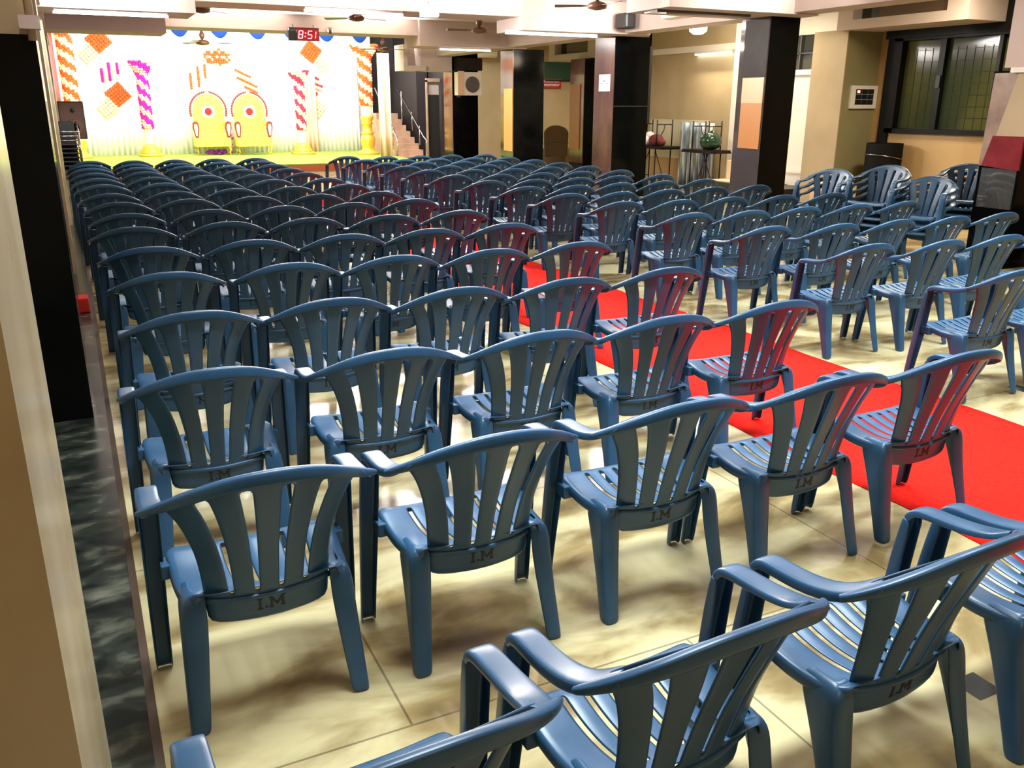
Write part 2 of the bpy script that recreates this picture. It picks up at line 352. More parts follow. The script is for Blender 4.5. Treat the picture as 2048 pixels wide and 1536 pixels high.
b(8.742, 8.75, 5.98, 6.38, 0.62, 1.03).build('mirror_film', mat('mirror_film', (0.35, 0.34, 0.33), 0.07, 0.85), P0)
# pilaster on the right wall
struct(MB().box(11.35, XW, 10.98, 11.7, 0, 2.8).build('wall_pilaster', OLIV))
struct(MB().box(11.33, 11.35, 10.97, 11.7, 0, 2.8).build('trim_%d' % bi, PLAST)); bi += 1

# ---- fascias with sunken cooling niches
def fascia(y0, y1, z0, z1, label, m):
    e = empty('niche_box', (11.3, (y0 + y1) / 2, z0)); tag(e, label, 'fascia')
    oy = (y0 + y1) / 2
    g = MB(); d = .1
    g.box(-.1, .7, y0 - oy, y1 - oy, 0, .14); g.box(-.1, .7, y0 - oy, y0 - oy + .35, .14, z1 - z0)
    g.box(-.1, .7, y1 - oy - .3, y1 - oy, .14, z1 - z0)
    g.build('box', m, e)
    MB().box(.1, .2, y0 - oy + .35, y1 - oy - .3, .14, z1 - z0).build('back_panel', GLASSD, e)
    MB().box(.02, .1, y0 - oy + .45, y1 - oy - .7, .14, z1 - z0 - .05).build('grille', mat('brown_grille', (0.10, 0.06, 0.03), 0.6), e)
fascia(8.75, 11.1, 2.78, 3.29, 'pink plaster box with a dark cooling niche above the window', PINKW)
fascia(18.45, 20.7, 2.68, 3.29, 'pinkish box with a dark niche beside the red sign', PINKW)
e = empty('niche_box', (8.25, 22.5, 2.45)); tag(e, 'small pinkish box with a niche right of the stage curtain', 'fascia')
g = MB(); g.box(-.4, .2, -.3, .4, 0, .12); g.box(-.4, -.3, -.3, .4, .12, .62); g.box(.1, .95, -.2, .4, 0.0, .84); g.box(-.3, .1, .3, .4, .12, .62)
g.build('box', PINKW, e)

# ---- window in right wall
wn = empty('window_1', (XW - .02, 9.45, 1.23)); struct(wn)
g = MB(); ya, yb, zt = -1.15, 1.2, 1.47
g.box(-.06, .12, ya, yb, 0, .07); g.box(-.06, .12, ya, yb, zt - .08, zt); g.box(-.06, .12, ya, ya + .08, 0, zt); g.box(-.06, .12, yb - .16, yb, 0, zt)
g.box(-.02, .1, .27, .37, 0, zt); g.box(-.02, .1, -.66, -.60, 0, zt)
WFR = mat('black_window_frame', (.004, .004, .0035), .35, spec=.2)
g.build('window_frame', WFR, wn)
MB().box(.06, .07, ya + .05, yb - .1, .05, zt - .05).build('pane', GLASSG, wn)
g = MB()
for i in range(15): g.box(.052, .06, ya + .1 + i * .145, ya + .105 + i * .145, .07, zt - .2)
for i in range(8): g.box(.052, .06, ya + .08, yb - .15, .08 + i * .165, .085 + i * .165)
g.build('grille', mat('green_wire', (.012, .018, .008), .6), wn)
g = MB(); g.box(-.045, -.02, .28, .35, .68, .86); g.box(-.045, -.02, -.67, -.60, .68, .86); g.build('latch', BLK, wn)
struct(MB().box(XW - .05, XW, 10.62, 10.80, 0.9, 2.8).build('trim_%d' % bi, WFR)); bi += 1
struct(MB().box(XW - .05, XW, 8.12, 8.32, 0.2, 2.8).build('trim_%d' % bi, WFR)); bi += 1
struct(MB().box(XW - .12, XW, 7.6, 10.8, 2.66, 3.3).build('trim_%d' % bi, WFR)); bi += 1
w2 = empty('window_2', (XW, 12.9, 2.26)); struct(w2)
MB().box(.04, .06, -1.2, 1.2, 0, .6).build('pane', GLASSD, w2)
g = MB(); g.box(0, .05, -1.2, 1.2, .27, .29); g.box(0, .05, -.1, -.07, 0, .6); g.build('window_frame', GREYM, w2)
w3 = empty('window_3', (13.85, 24.5, 2.35)); struct(w3)
MB().box(-.75, .75, -.04, 0, 0, .5).build('pane', GRNGL, w3)
MB().box(-.75, .75, -.06, 0, -.05, 0).build('window_frame', BLK, w3)

# ---- carpet runner
g = MB(); P = []
for j in range(41):
    yy = -1.5 + j * 0.45
    xl = 3.04 + .02 * math.sin(j * 1.7); xr = 4.45 + .025 * math.sin(j * 1.3 + 1)
    P.append([(xl + (xr - xl) * i / 10, yy, 0.0028 + .0004 * math.sin(i * 2 + j)) for i in range(11)])
g.grid(P); tag(g.build('carpet_runner', RED, smooth=True, solid=.004), 'long red carpet runner down the aisle between the chair blocks', 'carpet')

# ================================================================ PLASTIC ARMCHAIR
def lerp(a, b, t): return a + (b - a) * t
def interp(tab, t):
    if t <= tab[0][0]: return tab[0][1]
    for (a, va), (b, vb) in zip(tab, tab[1:]):
        if t <= b:
            k_ = (t - a) / (b - a); return va + (vb - va) * k_
    return tab[-1][1]
# rim path (right half): x, y, z, width, inner side vector choice, flange height
RAIL = [((0, -.254, .788), .016), ((.06, -.252, .786), .016), ((.12, -.243, .777), .016), ((.18, -.226, .758), .017),
        ((.226, -.203, .737), .018), ((.264, -.176, .715), .018), ((.294, -.151, .697), .015), ((.316, -.130, .683), .007)]
RIM = [((.236, -.178, .722), .050, (1, -.80, 0)), ((.258, -.151, .702), .060, (1, -.60, 0)), ((.270, -.115, .682), .063, (1, -.28, 0)),
       ((.276, -.070, .667), .060, (1, -.06, 0)), ((.279, -.010, .657), .056, (1, 0, 0)), ((.279, .050, .654), .055, (1, 0, 0)),
       ((.278, .098, .653), .055, (1, 0, 0)), ((.278, .124, .643), .054, (1, 0, 0)), ((.278, .139, .620), .053, (1, 0, 0)),
       ((.279, .149, .580), .052, (1, 0, 0)), ((.281, .165, .480), .050, (1, 0, 0)), ((.284, .180, .350), .048, (1, 0, 0)),
       ((.287, .195, .200), .045, (1, 0, 0)), ((.289, .207, .070), .042, (1, 0, 0)), ((.290, .213, .000), .042, (1, 0, 0))]
def rimpt(i, sgn):
    (q, wd, sd) = RIM[i]; return Vector((q[0] * sgn, q[1], q[2])), wd, Vector((sd[0] * sgn, sd[1], sd[2])).normalized()
def sweep(seq, flo, fli, th=.0045):
    """channel section: top strip with outer and inner flanges; seq = list of (point, width, side)"""
    rows = []
    for i, (q, wd, sd) in enumerate(seq):
        t = (seq[min(i + 1, len(seq) - 1)][0] - seq[max(i - 1, 0)][0]).normalized()
        sd = (sd - t * sd.dot(t)).normalized(); up = sd.cross(t)
        ref = Vector((0, .6, 1)) if q.z > .1 else Vector((0, 1, .2))
        if up.dot(ref) < 0: up = -up
        fo, fi_ = flo[i], fli[i]; r_ = .006
        h = wd / 2; c_ = min(.005, h * .3)
        row = [q + sd * (h + .002) - up * fo, q + sd * (h + .0015) - up * (c_ + .002), q + sd * (h - .0005) - up * .001, q + sd * (h - c_) + up * .001,
               q - sd * (h - c_) + up * .001, q - sd * (h - .0005) - up * .001, q - sd * (h + .0005) - up * (c_ + .002), q - sd * (h + .001) - up * fi_]
        rows.append(row)
    return rows
def make_chair():
    root = empty('plastic_armchair')
    # ---- backrest sheet with five slats and four slots
    NV = 15
    vb = [0, .10, .17, .20, .23, .27, .36, .47, .58, .69, .79, .86, .90, .935, 1.0]
    slotc_b = [-.58, -.19, .19, .58]; slotc_t = [-.665, -.222, .222, .665]
    hw_b, hw_t = .036, .066
    def ucols(v):
        t = min(max((v - .2) / .7, 0), 1); out = [-1.0]
        k_ = t
        for cb, ct in zip(slotc_b, slotc_t):
            c_ = lerp(cb, ct, k_); h_ = lerp(hw_b, hw_t, k_)
            out += [c_ - h_ - .035, c_ - h_, c_ + h_, c_ + h_ + .035]
        out.append(1.0); return out
    def back(u, v):
        wd = interp([(0, .170), (.2, .175), (.35, .179), (.5, .187), (.65, .203), (.8, .226), (.9, .246), (1, .262)], v)
        x = u * wd
        ax = abs(x)
        zt = interp([(0, .783), (.06, .781), (.12, .772), (.18, .753), (.225, .731), (.27, .704)], ax)
        z = lerp(.285, zt, v)
        z += .012 * (1 - u * u) * (1 - v) * -1
        yc = interp([(.28, -.088), (.36, -.100), (.40, -.112), (.5, -.140), (.65, -.196), (.8, -.250)], z)
        yy = yc + (.018 + .052 * v) * u * u
        return (x, yy, z)
    P = [[back(u, v) for u in ucols(v)] for v in vb]
    nc = len(P[0]); g = MB(); vs = [q for row in P for q in row]; fs = []
    slotcols = [2, 6, 10, 14]
    for i in range(NV - 1):
        for j in range(nc - 1):
            if j in slotcols and 3 <= i <= 11: continue
            fs.append((i * nc + j, i * nc + j + 1, (i + 1) * nc + j + 1, (i + 1) * nc + j))
    g.add(vs, fs)
    # rail on the back: only the part over the slats
    bk = g.build('backrest', PL, None, True, solid=.009, sub=1); bake(bk)
    seq = [(Vector((-q[0], q[1], q[2])), wd, Vector((-.12 - q[0], -1, 0))) for q, wd in RAIL[:0:-1]] + [(Vector(q), wd, Vector((.12 + q[0] if q[0] else 0, -1, 0))) for q, wd in RAIL]
    fo = [.010, .016, .022, .027, .032, .035, .037, .038, .037, .035, .032, .027, .022, .016, .010]; fi_ = [.008] * 15
    g = MB(); g.grid(sweep(seq, fo, fi_)); rl = g.build('rail', PL, None, True, solid=.0045, sub=1); bake(rl)
    # ledge where seat meets back
    g = MB(); P = []
    for (zz, dy) in ((.372, -.001), (.366, -.010), (.358, -.010), (.352, -.001)):
        P.append([(u * .176, interp([(.28, -.088), (.36, -.100), (.40, -.112)], zz) + (.018 + .055 * .15) * u * u + dy, zz - .008 * (1 - u * u)) for u in [(-1 + i / 6) for i in range(13)]])
    g.grid(P); lg = g.build('ledge', PL, None, True, solid=.003); bake(lg)
    # join into one backrest mesh
    bm = bmesh.new()
    for o in (bk, rl, lg): bm.from_mesh(o.data)
    me = bpy.data.meshes.new('backrest'); bm.to_mesh(me); bm.free(); me.materials.append(PL)
    for q in me.polygons: q.use_smooth = True; q.material_index = 0
    for o in (rl, lg): bpy.data.objects.remove(o)
    bk.data = me; bk.parent = root
    # ---- arms and front legs
    for sg in (-1, 1):
        seq = [rimpt(i, sg) for i in range(0, 9)]
        g = MB(); g.grid(sweep(seq, [.010, .018, .022, .024, .024, .024, .024, .022, .022], [.014, .014, .014, .014, .016, .017, .018, .020, .024]))
        bake(g.build('armrest', PL, root, True, solid=.0045, sub=1))
        seq = [rimpt(i, sg) for i in range(8, 15)]
        g = MB(); g.grid(sweep(seq, [.022, .028, .034, .036, .034, .030, .030], [.024, .030, .040, .044, .036, .030, .030]))
        bake(g.build('leg', PL, root, True, solid=.005, sub=1))
    # ---- seat: slots run front to back, slightly fanned
    ys = [.208, .203, .190, .165, .150, .135, .10, .06, .02, -.02, -.050, -.066, -.080, -.095, -.108]
    def sz(yy, u):
        base = interp([(-.11, .388), (-.05, .376), (.03, .374), (.10, .386), (.15, .400), (.175, .405), (.19, .402), (.203, .388), (.208, .365)], yy)
        return base + .010 * u ** 4
    sc = [-.60, -.36, -.12, .12, .36, .60]
    def sx(yy): return interp([(-.11, .186), (-.095, .206), (-.07, .222), (-.03, .230), (.06, .238), (.15, .242), (.185, .236), (.203, .222), (.208, .214)], yy)
    us = [-1.0, -.86]
    for c_ in sc: us += [c_ - .015, c_ + .015]
    us += [.86, 1.0]
    P = []
    for yy in ys:
        cur = []
        for u in us:
            bend = 1.0 - .10 * max(0, min(1, (.15 - yy) / .25)) ** 2 if abs(u) < .8 else 1.0
            cur.append((u * sx(yy) * bend, yy, sz(yy, u)))
        # side skirts rolled down
        l = cur[0]; rr = cur[-1]
        cur = [(l[0] - .006, l[1], l[2] - .034), (l[0] - .005, l[1], l[2] - .010)] + cur + [(rr[0] + .005, rr[1], rr[2] - .010), (rr[0] + .006, rr[1], rr[2] - .034)]
        P.append(cur)
    nc = len(P[0]); vs = [q for row in P for q in row]; fs = []
    sl = [2 + 2 + 2 * k_ for k_ in range(6)]
    for i in range(len(ys) - 1):
        for j in range(nc - 1):
            if j in sl and 3 <= i <= 10 and not (j in (sl[0], sl[-1]) and i > 9): continue
            fs.append((i * nc + j, i * nc + j + 1, (i + 1) * nc + j + 1, (i + 1) * nc + j))
    g = MB(); g.add(vs, fs); bake(g.build('seat', PL, root, True, solid=.006, sub=1))
    # seat lug joins seat side to front leg
    # ---- rear legs: L shaped channel flowing out of the seat corner
    for sg in (-1, 1):
        prof = []
        # (z, corner x, corner y, rear wall width, side wall length)
        for (zz, cx, cy, wr_, ws_) in ((.396, .205, -.072, .033, .070), (.389, .221, -.090, .050, .095), (.374, .231, -.101, .060, .112), (.34, .237, -.107, .066, .106),
                                       (.29, .239, -.113, .067, .086), (.20, .243, -.129, .062, .066), (.10, .247, -.151, .056, .052), (.03, .250, -.169, .052, .046), (0, .251, -.176, .050, .044)):
            row = [((cx - wr_) * sg, cy + .006, zz), ((cx - wr_ * .6) * sg, cy, zz), ((cx - .012) * sg, cy, zz), ((cx - .003) * sg, cy + .003, zz), (cx * sg, cy + .012, zz), ((cx + .002) * sg, cy + ws_ * .6, zz), ((cx - .001) * sg, cy + ws_, zz)]
            prof.append(row)
        g = MB(); g.grid(prof); bake(g.build('leg', PL, root, True, solid=.0055, sub=1))
    # rubber-like front lugs between seat and front legs
    for sg in (-1, 1):
        xs_ = sorted((sg * .232, sg * .268)); lug = MB().box(xs_[0], xs_[1], .105, .165, .350, .396).build('seat_lug', PL, root, bevel=.004); bake(lug)
    # ---- painted letters I.M on the skirt, reading from behind (x to the right seen from -y)
    g = MB()
    def st(x0, z0, x1, z1, t=.0032):
        dx, dz = x1 - x0, z1 - z0; L_ = math.hypot(dx, dz); nx, nz = -dz / L_ * t, dx / L_ * t
        def yb(xx, zz):
            u = xx / .176; return interp([(.28, -.088), (.36, -.100), (.40, -.112)], zz) + (.018 + .055 * .12) * u * u - .0055
        q = [(x0 + nx, z0 + nz), (x0 - nx, z0 - nz), (x1 - nx, z1 - nz), (x1 + nx, z1 + nz)]
        vs_ = [(a, yb(a, c) - .0006, c) for a, c in q] + [(a, yb(a, c) + .0012, c) for a, c in q]
        g.add(vs_, [(0, 1, 2, 3), (7, 6, 5, 4), (0, 4, 5, 1), (1, 5, 6, 2), (2, 6, 7, 3), (3, 7, 4, 0)])
    zb, zt = .308, .342
    st(-.030, zb, -.030, zt, .0036); st(-.038, zb, -.022, zb, .002); st(-.038, zt, -.022, zt, .002)
    st(-.012, zb, -.012, zb + .006, .003)
    st(.002, zb, .002, zt, .0028); st(.034, zb, .034, zt, .0036); st(.002, zt, .018, zb + .008, .0032); st(.018, zb + .008, .034, zt, .0028)
    st(-.004, zb, .008, zb, .002); st(.028, zb, .041, zb, .002); st(-.005, zt, .004, zt, .002); st(.032, zt, .041, zt, .002)
    g.build('lettering', INK, root)
    return root
chair0 = make_chair()
ckids = kids(chair0)
used = [False]
def place(x, y, rz, label, group, z=0.0, sc=.97):
    if not used[0]: o = chair0; used[0] = True
    else: o = copy_tree(chair0, ckids)
    o.location = (x, y, z); o.rotation_euler = (0, 0, rz); o.scale = (sc, 1, 1); tag(o, label, 'chair', group)
    return o
ORD = ['first', 'second', 'third', 'fourth', 'fifth', 'sixth', 'seventh', 'eighth', 'ninth', 'tenth', 'eleventh', 'twelfth', 'thirteenth', 'fourteenth', 'fifteenth', 'sixteenth']
LEFT = [
 [(.325, 1.225), (.975, 1.262), (1.632, 1.28), (2.28, 1.28)],
 [(.34, 2.33), (.985, 2.31), (1.655, 2.30), (2.24, 2.29), (2.90, 2.30)],
 [(.345, 3.31), (1.00, 3.28), (1.63, 3.27), (2.27, 3.27), (2.90, 3.27)],
 [(.39, 4.25), (1.02, 4.25), (1.66, 4.23), (2.27, 4.21), (2.90, 4.22)],
 [(.39, 5.29), (1.06, 5.30), (1.70, 5.28), (2.28, 5.26), (2.91, 5.26)],
 [(.37, 6.27), (1.03, 6.30), (1.66, 6.29), (2.26, 6.31), (2.87, 6.31)],
 [(.34, 7.32), (1.02, 7.34), (1.65, 7.31), (2.28, 7.24), (2.87, 7.23)],
 [(.35, 8.23), (1.01, 8.24), (1.66, 8.25), (2.27, 8.26), (2.86, 8.28)],
 [(.33, 9.18), (.95, 9.21), (1.57, 9.21), (2.20, 9.16), (2.80, 9.13)],
 [(.29, 10.09), (.90, 10.09), (1.51, 10.13), (2.12, 10.11), (2.73, 10.11)],
 [(.27, 11.21), (.90, 11.16), (1.52, 11.11), (2.14, 11.13), (2.75, 11.02)],
 [(.25, 12.13), (.87, 12.09), (1.49, 12.12), (2.10, 12.05), (2.71, 11.99)],
 [(.23, 13.09), (.85, 13.06), (1.47, 13.06), (2.09, 12.96), (2.70, 12.88)],
 [(.22, 14.10), (.83, 13.99), (1.45, 13.98), (2.06, 13.85), (2.67, 13.83)],
 [(.21, 14.92), (.82, 14.81), (1.43, 14.73), (2.04, 14.77), (2.65, 14.71)],
 [(.25, 15.79), (.86, 15.67), (1.47, 15.63), (2.08, 15.65), (2.69, 15.50)]]
RIGHT = [
 [(4.72, 3.32), (5.35, 3.33)],
 [(4.71, 4.36), (5.32, 4.29), (5.93, 4.28), (6.55, 4.25)],
 [(4.70, 5.32), (5.33, 5.23), (5.94, 5.22), (6.55, 5.18), (7.16, 5.18)],
 [(4.70, 6.25), (5.30, 6.22), (5.92, 6.23), (6.50, 6.20), (7.10, 6.18)],
 [(4.68, 7.26), (5.27, 7.20), (5.86, 7.20), (6.47, 7.14), (7.06, 7.09)],
 [(4.60, 8.13), (5.18, 8.11), (5.77, 8.13), (6.35, 8.14), (6.94, 8.13)],
 [(4.56, 9.01), (5.14, 8.98), (5.74, 9.04), (6.33, 9.04), (6.93, 9.06)],
 [(4.50, 9.90), (5.10, 9.89), (5.68, 9.89), (6.27, 9.95), (6.86, 9.89)],
 [(4.47, 10.85), (5.05, 10.78), (5.63, 10.78), (6.22, 10.81), (6.81, 10.80)],
 [(4.49, 11.80), (5.07, 11.71), (5.65, 11.66), (6.23, 11.72), (6.81, 11.68)],
 [(4.47, 12.66), (5.05, 12.56), (5.63, 12.58), (6.21, 12.53), (6.79, 12.55)],
 [(4.43, 13.47), (5.03, 13.58), (5.61, 13.44), (6.19, 13.42), (6.77, 13.36)],
 [(4.38, 14.42), (4.96, 14.28), (5.54, 14.33), (6.12, 14.28), (6.70, 14.20)],
 [(4.36, 15.40), (4.94, 15.17), (5.52, 15.15), (6.10, 15.20), (6.68, 15.13)]]
def respace(rows):
    out = []
    for ri, row in enumerate(rows):
        mn = .641 if rows is LEFT and ri < 7 else .621
        xs = [a for a, b_ in row]; c0 = sum(xs) / len(xs)
        for i_ in range(1, len(xs)): xs[i_] = max(xs[i_], xs[i_ - 1] + mn)
        d_ = (c0 - sum(xs) / len(xs)) if rows is RIGHT and len(row) > 4 else 0
        out.append([(a + d_, b_) for a, (_, b_) in zip(xs, row)])
    return out
LEFT = respace(LEFT); RIGHT = respace(RIGHT)
SEATS = ['next to the left wall strip', 'second from the left wall', 'in the middle of its row', 'second from the red carpet', 'beside the red carpet']
SEATR = ['beside the red carpet', 'second from the red carpet', 'in the middle of its row', 'second from the pillars', 'nearest the pillars']
rnd = random.Random(3)
for i, row in enumerate(LEFT):
    for j, (x_, y_) in enumerate(row):
        s_ = SEATS[j] if not (i == 0 and j == 3) else 'cut off by the right edge'
        place(x_, y_, R(2.4 if i == 0 else rnd.uniform(-.6, .8)), 'blue plastic armchair, left block, %s row from the camera, %s' % (ORD[i], s_), 'blue armchairs in the left block', .0052 if j == 4 else 0, 1.0 if 0 < i < 7 else (.99 if i == 0 else .97))
for i, row in enumerate(RIGHT):
    for j, (x_, y_) in enumerate(row):
        place(x_, y_, R(rnd.uniform(-.8, .8)), 'blue plastic armchair, right block, %s row from the camera, %s' % (ORD[i], SEATR[j]), 'blue armchairs in the right block', .0052 if j == 0 and i < 14 else 0)
# stacks by the right side
STK = [(7.90, 7.74, 103, 3, 'stack nearest the orange panelled pillar'), (8.06, 7.08, 100, 4, 'second stack from the orange panelled pillar'),
       (8.00, 6.45, 104, 3, 'low stack by the maroon board pillar'), (9.17, 6.87, 112, 4, 'tall stack behind the maroon board pillar')]
for (x_, y_, a_, n_, lab) in STK:
    for k_ in range(n_):
        nm = {0: 'bottom chair', n_ - 1: 'top chair'}.get(k_, '%s chair from the floor' % ORD[k_])
        ra = R(a_); place(x_ - math.sin(ra) * .018 * k_, y_ + math.cos(ra) * .018 * k_, ra, 'blue armchair, %s of the %s' % (nm, lab), 'stacked blue armchairs', z=.078 * k_)

# ================================================================ STAGE
stg = empty('stage', (4.3, 25.5, 0)); tag(stg, 'low stage with green carpet and orange brown front', 'stage')
MB().box(-4.9, 4.13, -2.9, 3.0, 0, .185).build('platform', IVORY, stg)
MB().box(-4.9, 4.13, -2.93, -2.9, 0.02, .165).build('front_panel', RISER, stg)
MB().box(-4.9, 4.14, -2.95, 3.0, .185, .20).build('stage_carpet', GREEN, stg)

def drape(name, x0, x1, y, z0, z1, m, label, amp=.05, pitch_=.16, n=None):
    ln = x1 - x0; n = n or int(ln / pitch_ * 6); P = []
    for kz in range(5):
        t = kz / 4; P.append([(ln * i / n - ln / 2, amp * (1 - .35 * t) * math.sin(2 * math.pi * ln * i / n / pitch_ + .6 * math.sin(i * .13)) + .01 * math.sin(i * .9 + kz), (z1 - z0) * t) for i in range(n + 1)])
    o = MB().grid(P).build(name, m, None, True, solid=.006); o.location = ((x0 + x1) / 2, y, z0)
    return tag(o, label, 'curtain')
drape('stage_backdrop', -.6, 8.45, 28.35, .2, 4.2, DRAPE, 'white pleated backdrop curtain across the back of the stage', .014, .14)
drape('side_curtain', 7.95, 8.28, 24.7, .2, 2.98, PEACH, 'peach curtain at the right end of the stage beside the stairs', .07, .2)
drape('side_curtain', 6.62, 7.05, 28.1, .2, 2.6, PEACH, 'narrow peach curtain behind the stage column with dark red flowers', .05, .14)
drape('side_curtain', -.55, -.05, 27.6, 1.5, 3.9, mat('pink_drape', (0.8, 0.35, 0.4), .8), 'pink drape hanging at the left end of the stage', .05, .14)

# blue swags under the stage header
SWL = ['leftmost blue scalloped swag at the top of the stage', 'blue scalloped swag above the left hanging fan blade', 'blue scalloped swag left of the digital clock',
       'blue scalloped swag right behind the digital clock', 'blue scalloped swag right of the digital clock', 'rightmost blue scalloped swag near the flower wrapped column']
for k_, x_ in enumerate((2.58, 3.46, 4.32, 5.14, 5.97, 6.80)):
    P = []
    for i in range(9):
        a = -1 + i / 4
        P.append([(a * .24 * (1 - .12 * t / 5), -.03 - .02 * math.sin(t * 2.2 + i), -.19 * (1 - a * a) * t / 5 + .06 * (1 - t / 5)) for t in range(6)])
    o = MB().grid(P).build('blue_swag', BLUE, None, True, solid=.01); o.location = (x_, 22.46, 3.27)
    tag(o, SWL[k_], 'swag', 'blue swags along the stage top')
vl = MB(); P = []
for i in range(161):
    x_ = -.5 + i * 9.4 / 160
    P.append([(x_, 22.5 + .015 * math.sin(i * 1.1) * (1 + t), 3.34 - t * .075 - .012 * (i % 3)) for t in (0, 1)])
tag(vl.grid(P).build('valance', PEACH, None, True, solid=.006), 'peach fringed valance along the top edge of the stage opening', 'valance')

# ---- flowered columns
def petals(g, c, r_, rg):
    g.ball((c[0], c[1], c[2]), r_ * rg.uniform(.85, 1.15), r_ * .8, r_, 6, 4)
def column(x_, y_, H, zb, zf, label, fa, fb, base='steps', rad=.125, seed=1):
    e = empty('flower_column', (x_, y_, .203)); tag(e, label, 'column', 'flower wrapped stage columns')
    rg = random.Random(seed)
    if base == 'steps':
        g = MB(); g.box(-.30, .30, -.30, .30, 0, .07); g.lathe([(.27, .07), (.28, .10), (.25, .13), (.26, .16), (.22, .20), (.23, .23), (.17, .29), (.15, .33)], n=24)
    else:
        g = MB(); g.lathe([(.34, 0), (.32, .06), (.20, .12), (.17, .18), (.20, .26), (.22, .40), (.19, .52), (.15, .56), (.19, .60), (.19, .63), (.14, .66), (.135, .84), (.18, .88), (.14, .93), (.19, 1.02), (.19, 1.10)], n=24)
    g.build('column_base', GOLD, e, True)
    prof = []; n = 36; g = MB(); vs = []
    for zz in (zb, H - .35):
        for k_ in range(n):
            a = 2 * math.pi * k_ / n; rr = rad * (1 - .10 * (k_ % 2)); vs.append((rr * math.cos(a), rr * math.sin(a), zz))
    g.add(vs, [(k_, (k_ + 1) % n, n + (k_ + 1) % n, n + k_) for k_ in range(n)])
    g.build('fluted_shaft', IVORY, e)
    MB().lathe([(rad * .95, H - .42), (rad * 1.0, H - .38), (rad * 1.05, H - .30), (rad * 2.3, H)], n=20).build('capital', IVORY, e, True)
    ga, gb = MB(), MB()
    z_ = zf; step = .062; row = 0
    while z_ < H:
        t = max(0, (z_ - (H - .36)) / .36); rr = rad * 1.12 * (1 + 1.35 * t); nn = int(2 * math.pi * rr / .07)
        for k_ in range(nn):
            a = 2 * math.pi * (k_ + .5 * (row % 2)) / nn
            ph = (a / (2 * math.pi) * 2 + z_ / .36) % 1.0
            g_ = ga if ph < .5 else gb
            petals(g_, (rr * math.cos(a), rr * math.sin(a), z_ + rg.uniform(-.01, .01)), .042, rg)
        z_ += step; row += 1
    o = ga.build('flower_wrap', fa, e, fix=False); o['kind'] = 'stuff'
    o = gb.build('flower_wrap', fb, e, fix=False); o['kind'] = 'stuff'
column(.22, 27.3, 3.45, .9, 1.25, 'tall column wrapped in orange and cream flowers, far left of the stage', FO, FC, 'baluster', .15, 1)
column(2.05, 27.5, 2.55, .3, .78, 'column with pink and magenta flower stripes on stepped gold base, left of thrones', FM, FP, 'steps', .12, 2)
column(6.25, 26.9, 2.35, .3, .72, 'column with dark red and cream flowers on stepped gold base, right of thrones', FW, FC, 'steps', .11, 3)
column(8.02, 26.1, 3.05, 1.05, 1.42, 'tall column with orange and cream flowers on gold baluster, right end of stage', FO, FC, 'baluster', .15, 4)

# ---- flower panels pinned on the backdrop
def cluster(px, pz, parts, label, y_=28.24):
    e = empty('flower_decoration', (px, y_, pz)); tag(e, label, 'flower decoration', 'flower decorations on the backdrop')
    rg = random.Random(int(px * 100))
    for (m, pts, r_) in parts:
        g = MB()
        for q in pts: petals(g, (q[0], rg.uniform(-.03, .02), q[1]), r_, rg)
        o = g.build('blossoms', m, e, fix=False); o['kind'] = 'stuff'
def rotrect(w_, h_, cx, cz, a, s_=.075):
    out = []; nx, nz = int(w_ / s_), int(h_ / s_)
    for i in range(nx + 1):
        for j in range(nz + 1):
            u, v = (i / nx - .5) * w_, (j / nz - .5) * h_
            out.append((cx + u * math.cos(a) - v * math.sin(a), cz + u * math.sin(a) + v * math.cos(a)))
    return out
K = 1 / 68.0  # metres on the backdrop per unit of sketch
def two(px, pz, sgn, m, lab, wd=.42):
    a = R(-52 * sgn)
    cluster(px, pz, [(m, rotrect(wd, wd * .98, .16 * sgn * -1 if False else 0.0, 0.17, a), .055),
                     (FC, rotrect(wd * .85, wd * .85, -.30 * sgn, -.20, a), .05)], lab)
two(1.10, 3.12, 1, FO, 'upper left hanging flower drum, orange over cream')
two(1.42, 1.70, 1, FO, 'lower left hanging flower drum, orange over cream')
two(7.00, 2.98, -1, FO, 'upper right hanging flower drum, orange over cream')
two(6.80, 1.72, -1, FR, 'lower right hanging flower drum, red over cream')
cluster(1.25, 2.45, [(FM, [(-.18, -.22 + .06 * i) for i in range(6)] + [(.02, -.18 + .06 * i) for i in range(8)] + [(.24, .0 + .06 * i) for i in range(5)], .045),
                     (FC, [(-.09, -.22 + .07 * i) for i in range(7)] + [(.13, -.15 + .07 * i) for i in range(7)], .045)], 'magenta and white striped flower patch, far left of the backdrop')
cluster(7.0, 2.35, [(FW, [(-.25 + .07 * i, .22 - .035 * i) for i in range(7)] + [(-.15 + .07 * i, -.02 - .03 * i) for i in range(7)], .045),
                    (FC, [(-.22 + .07 * i, .10 - .035 * i) for i in range(7)] + [(-.05 + .07 * i, -.16 - .03 * i) for i in range(6)], .05)], 'dark red and cream striped flower patch by the right columns')
ring = []; ringc = []
for i in range(-6, 7):
    for j in range(-3, 4):
        u, v = i * .068, j * .07
        if (u / .42) ** 2 + (v / .22) ** 2 <= 1:
            (ring if (i * i + j * 2 + i) % 3 != 0 or (abs(i) < 2 and abs(j) < 2 and (i or j)) else ringc).append((u, v))
cluster(4.22, 2.93, [(FO, ring, .042), (FC, ringc, .042)], 'oval flower ring of orange and white above the two thrones')
cluster(3.62, 2.42, [(FO, [(-.20, -.36 + .065 * i) for i in range(7)] + [(.02, -.30 + .065 * i) for i in range(9)] + [(.22, -.05 + .065 * i) for i in range(6)], .042),
                     (FC, [(-.09, -.34 + .07 * i) for i in range(8)] + [(.12, -.2 + .07 * i) for i in range(7)], .042)], 'upright orange flower stripes above the left throne')
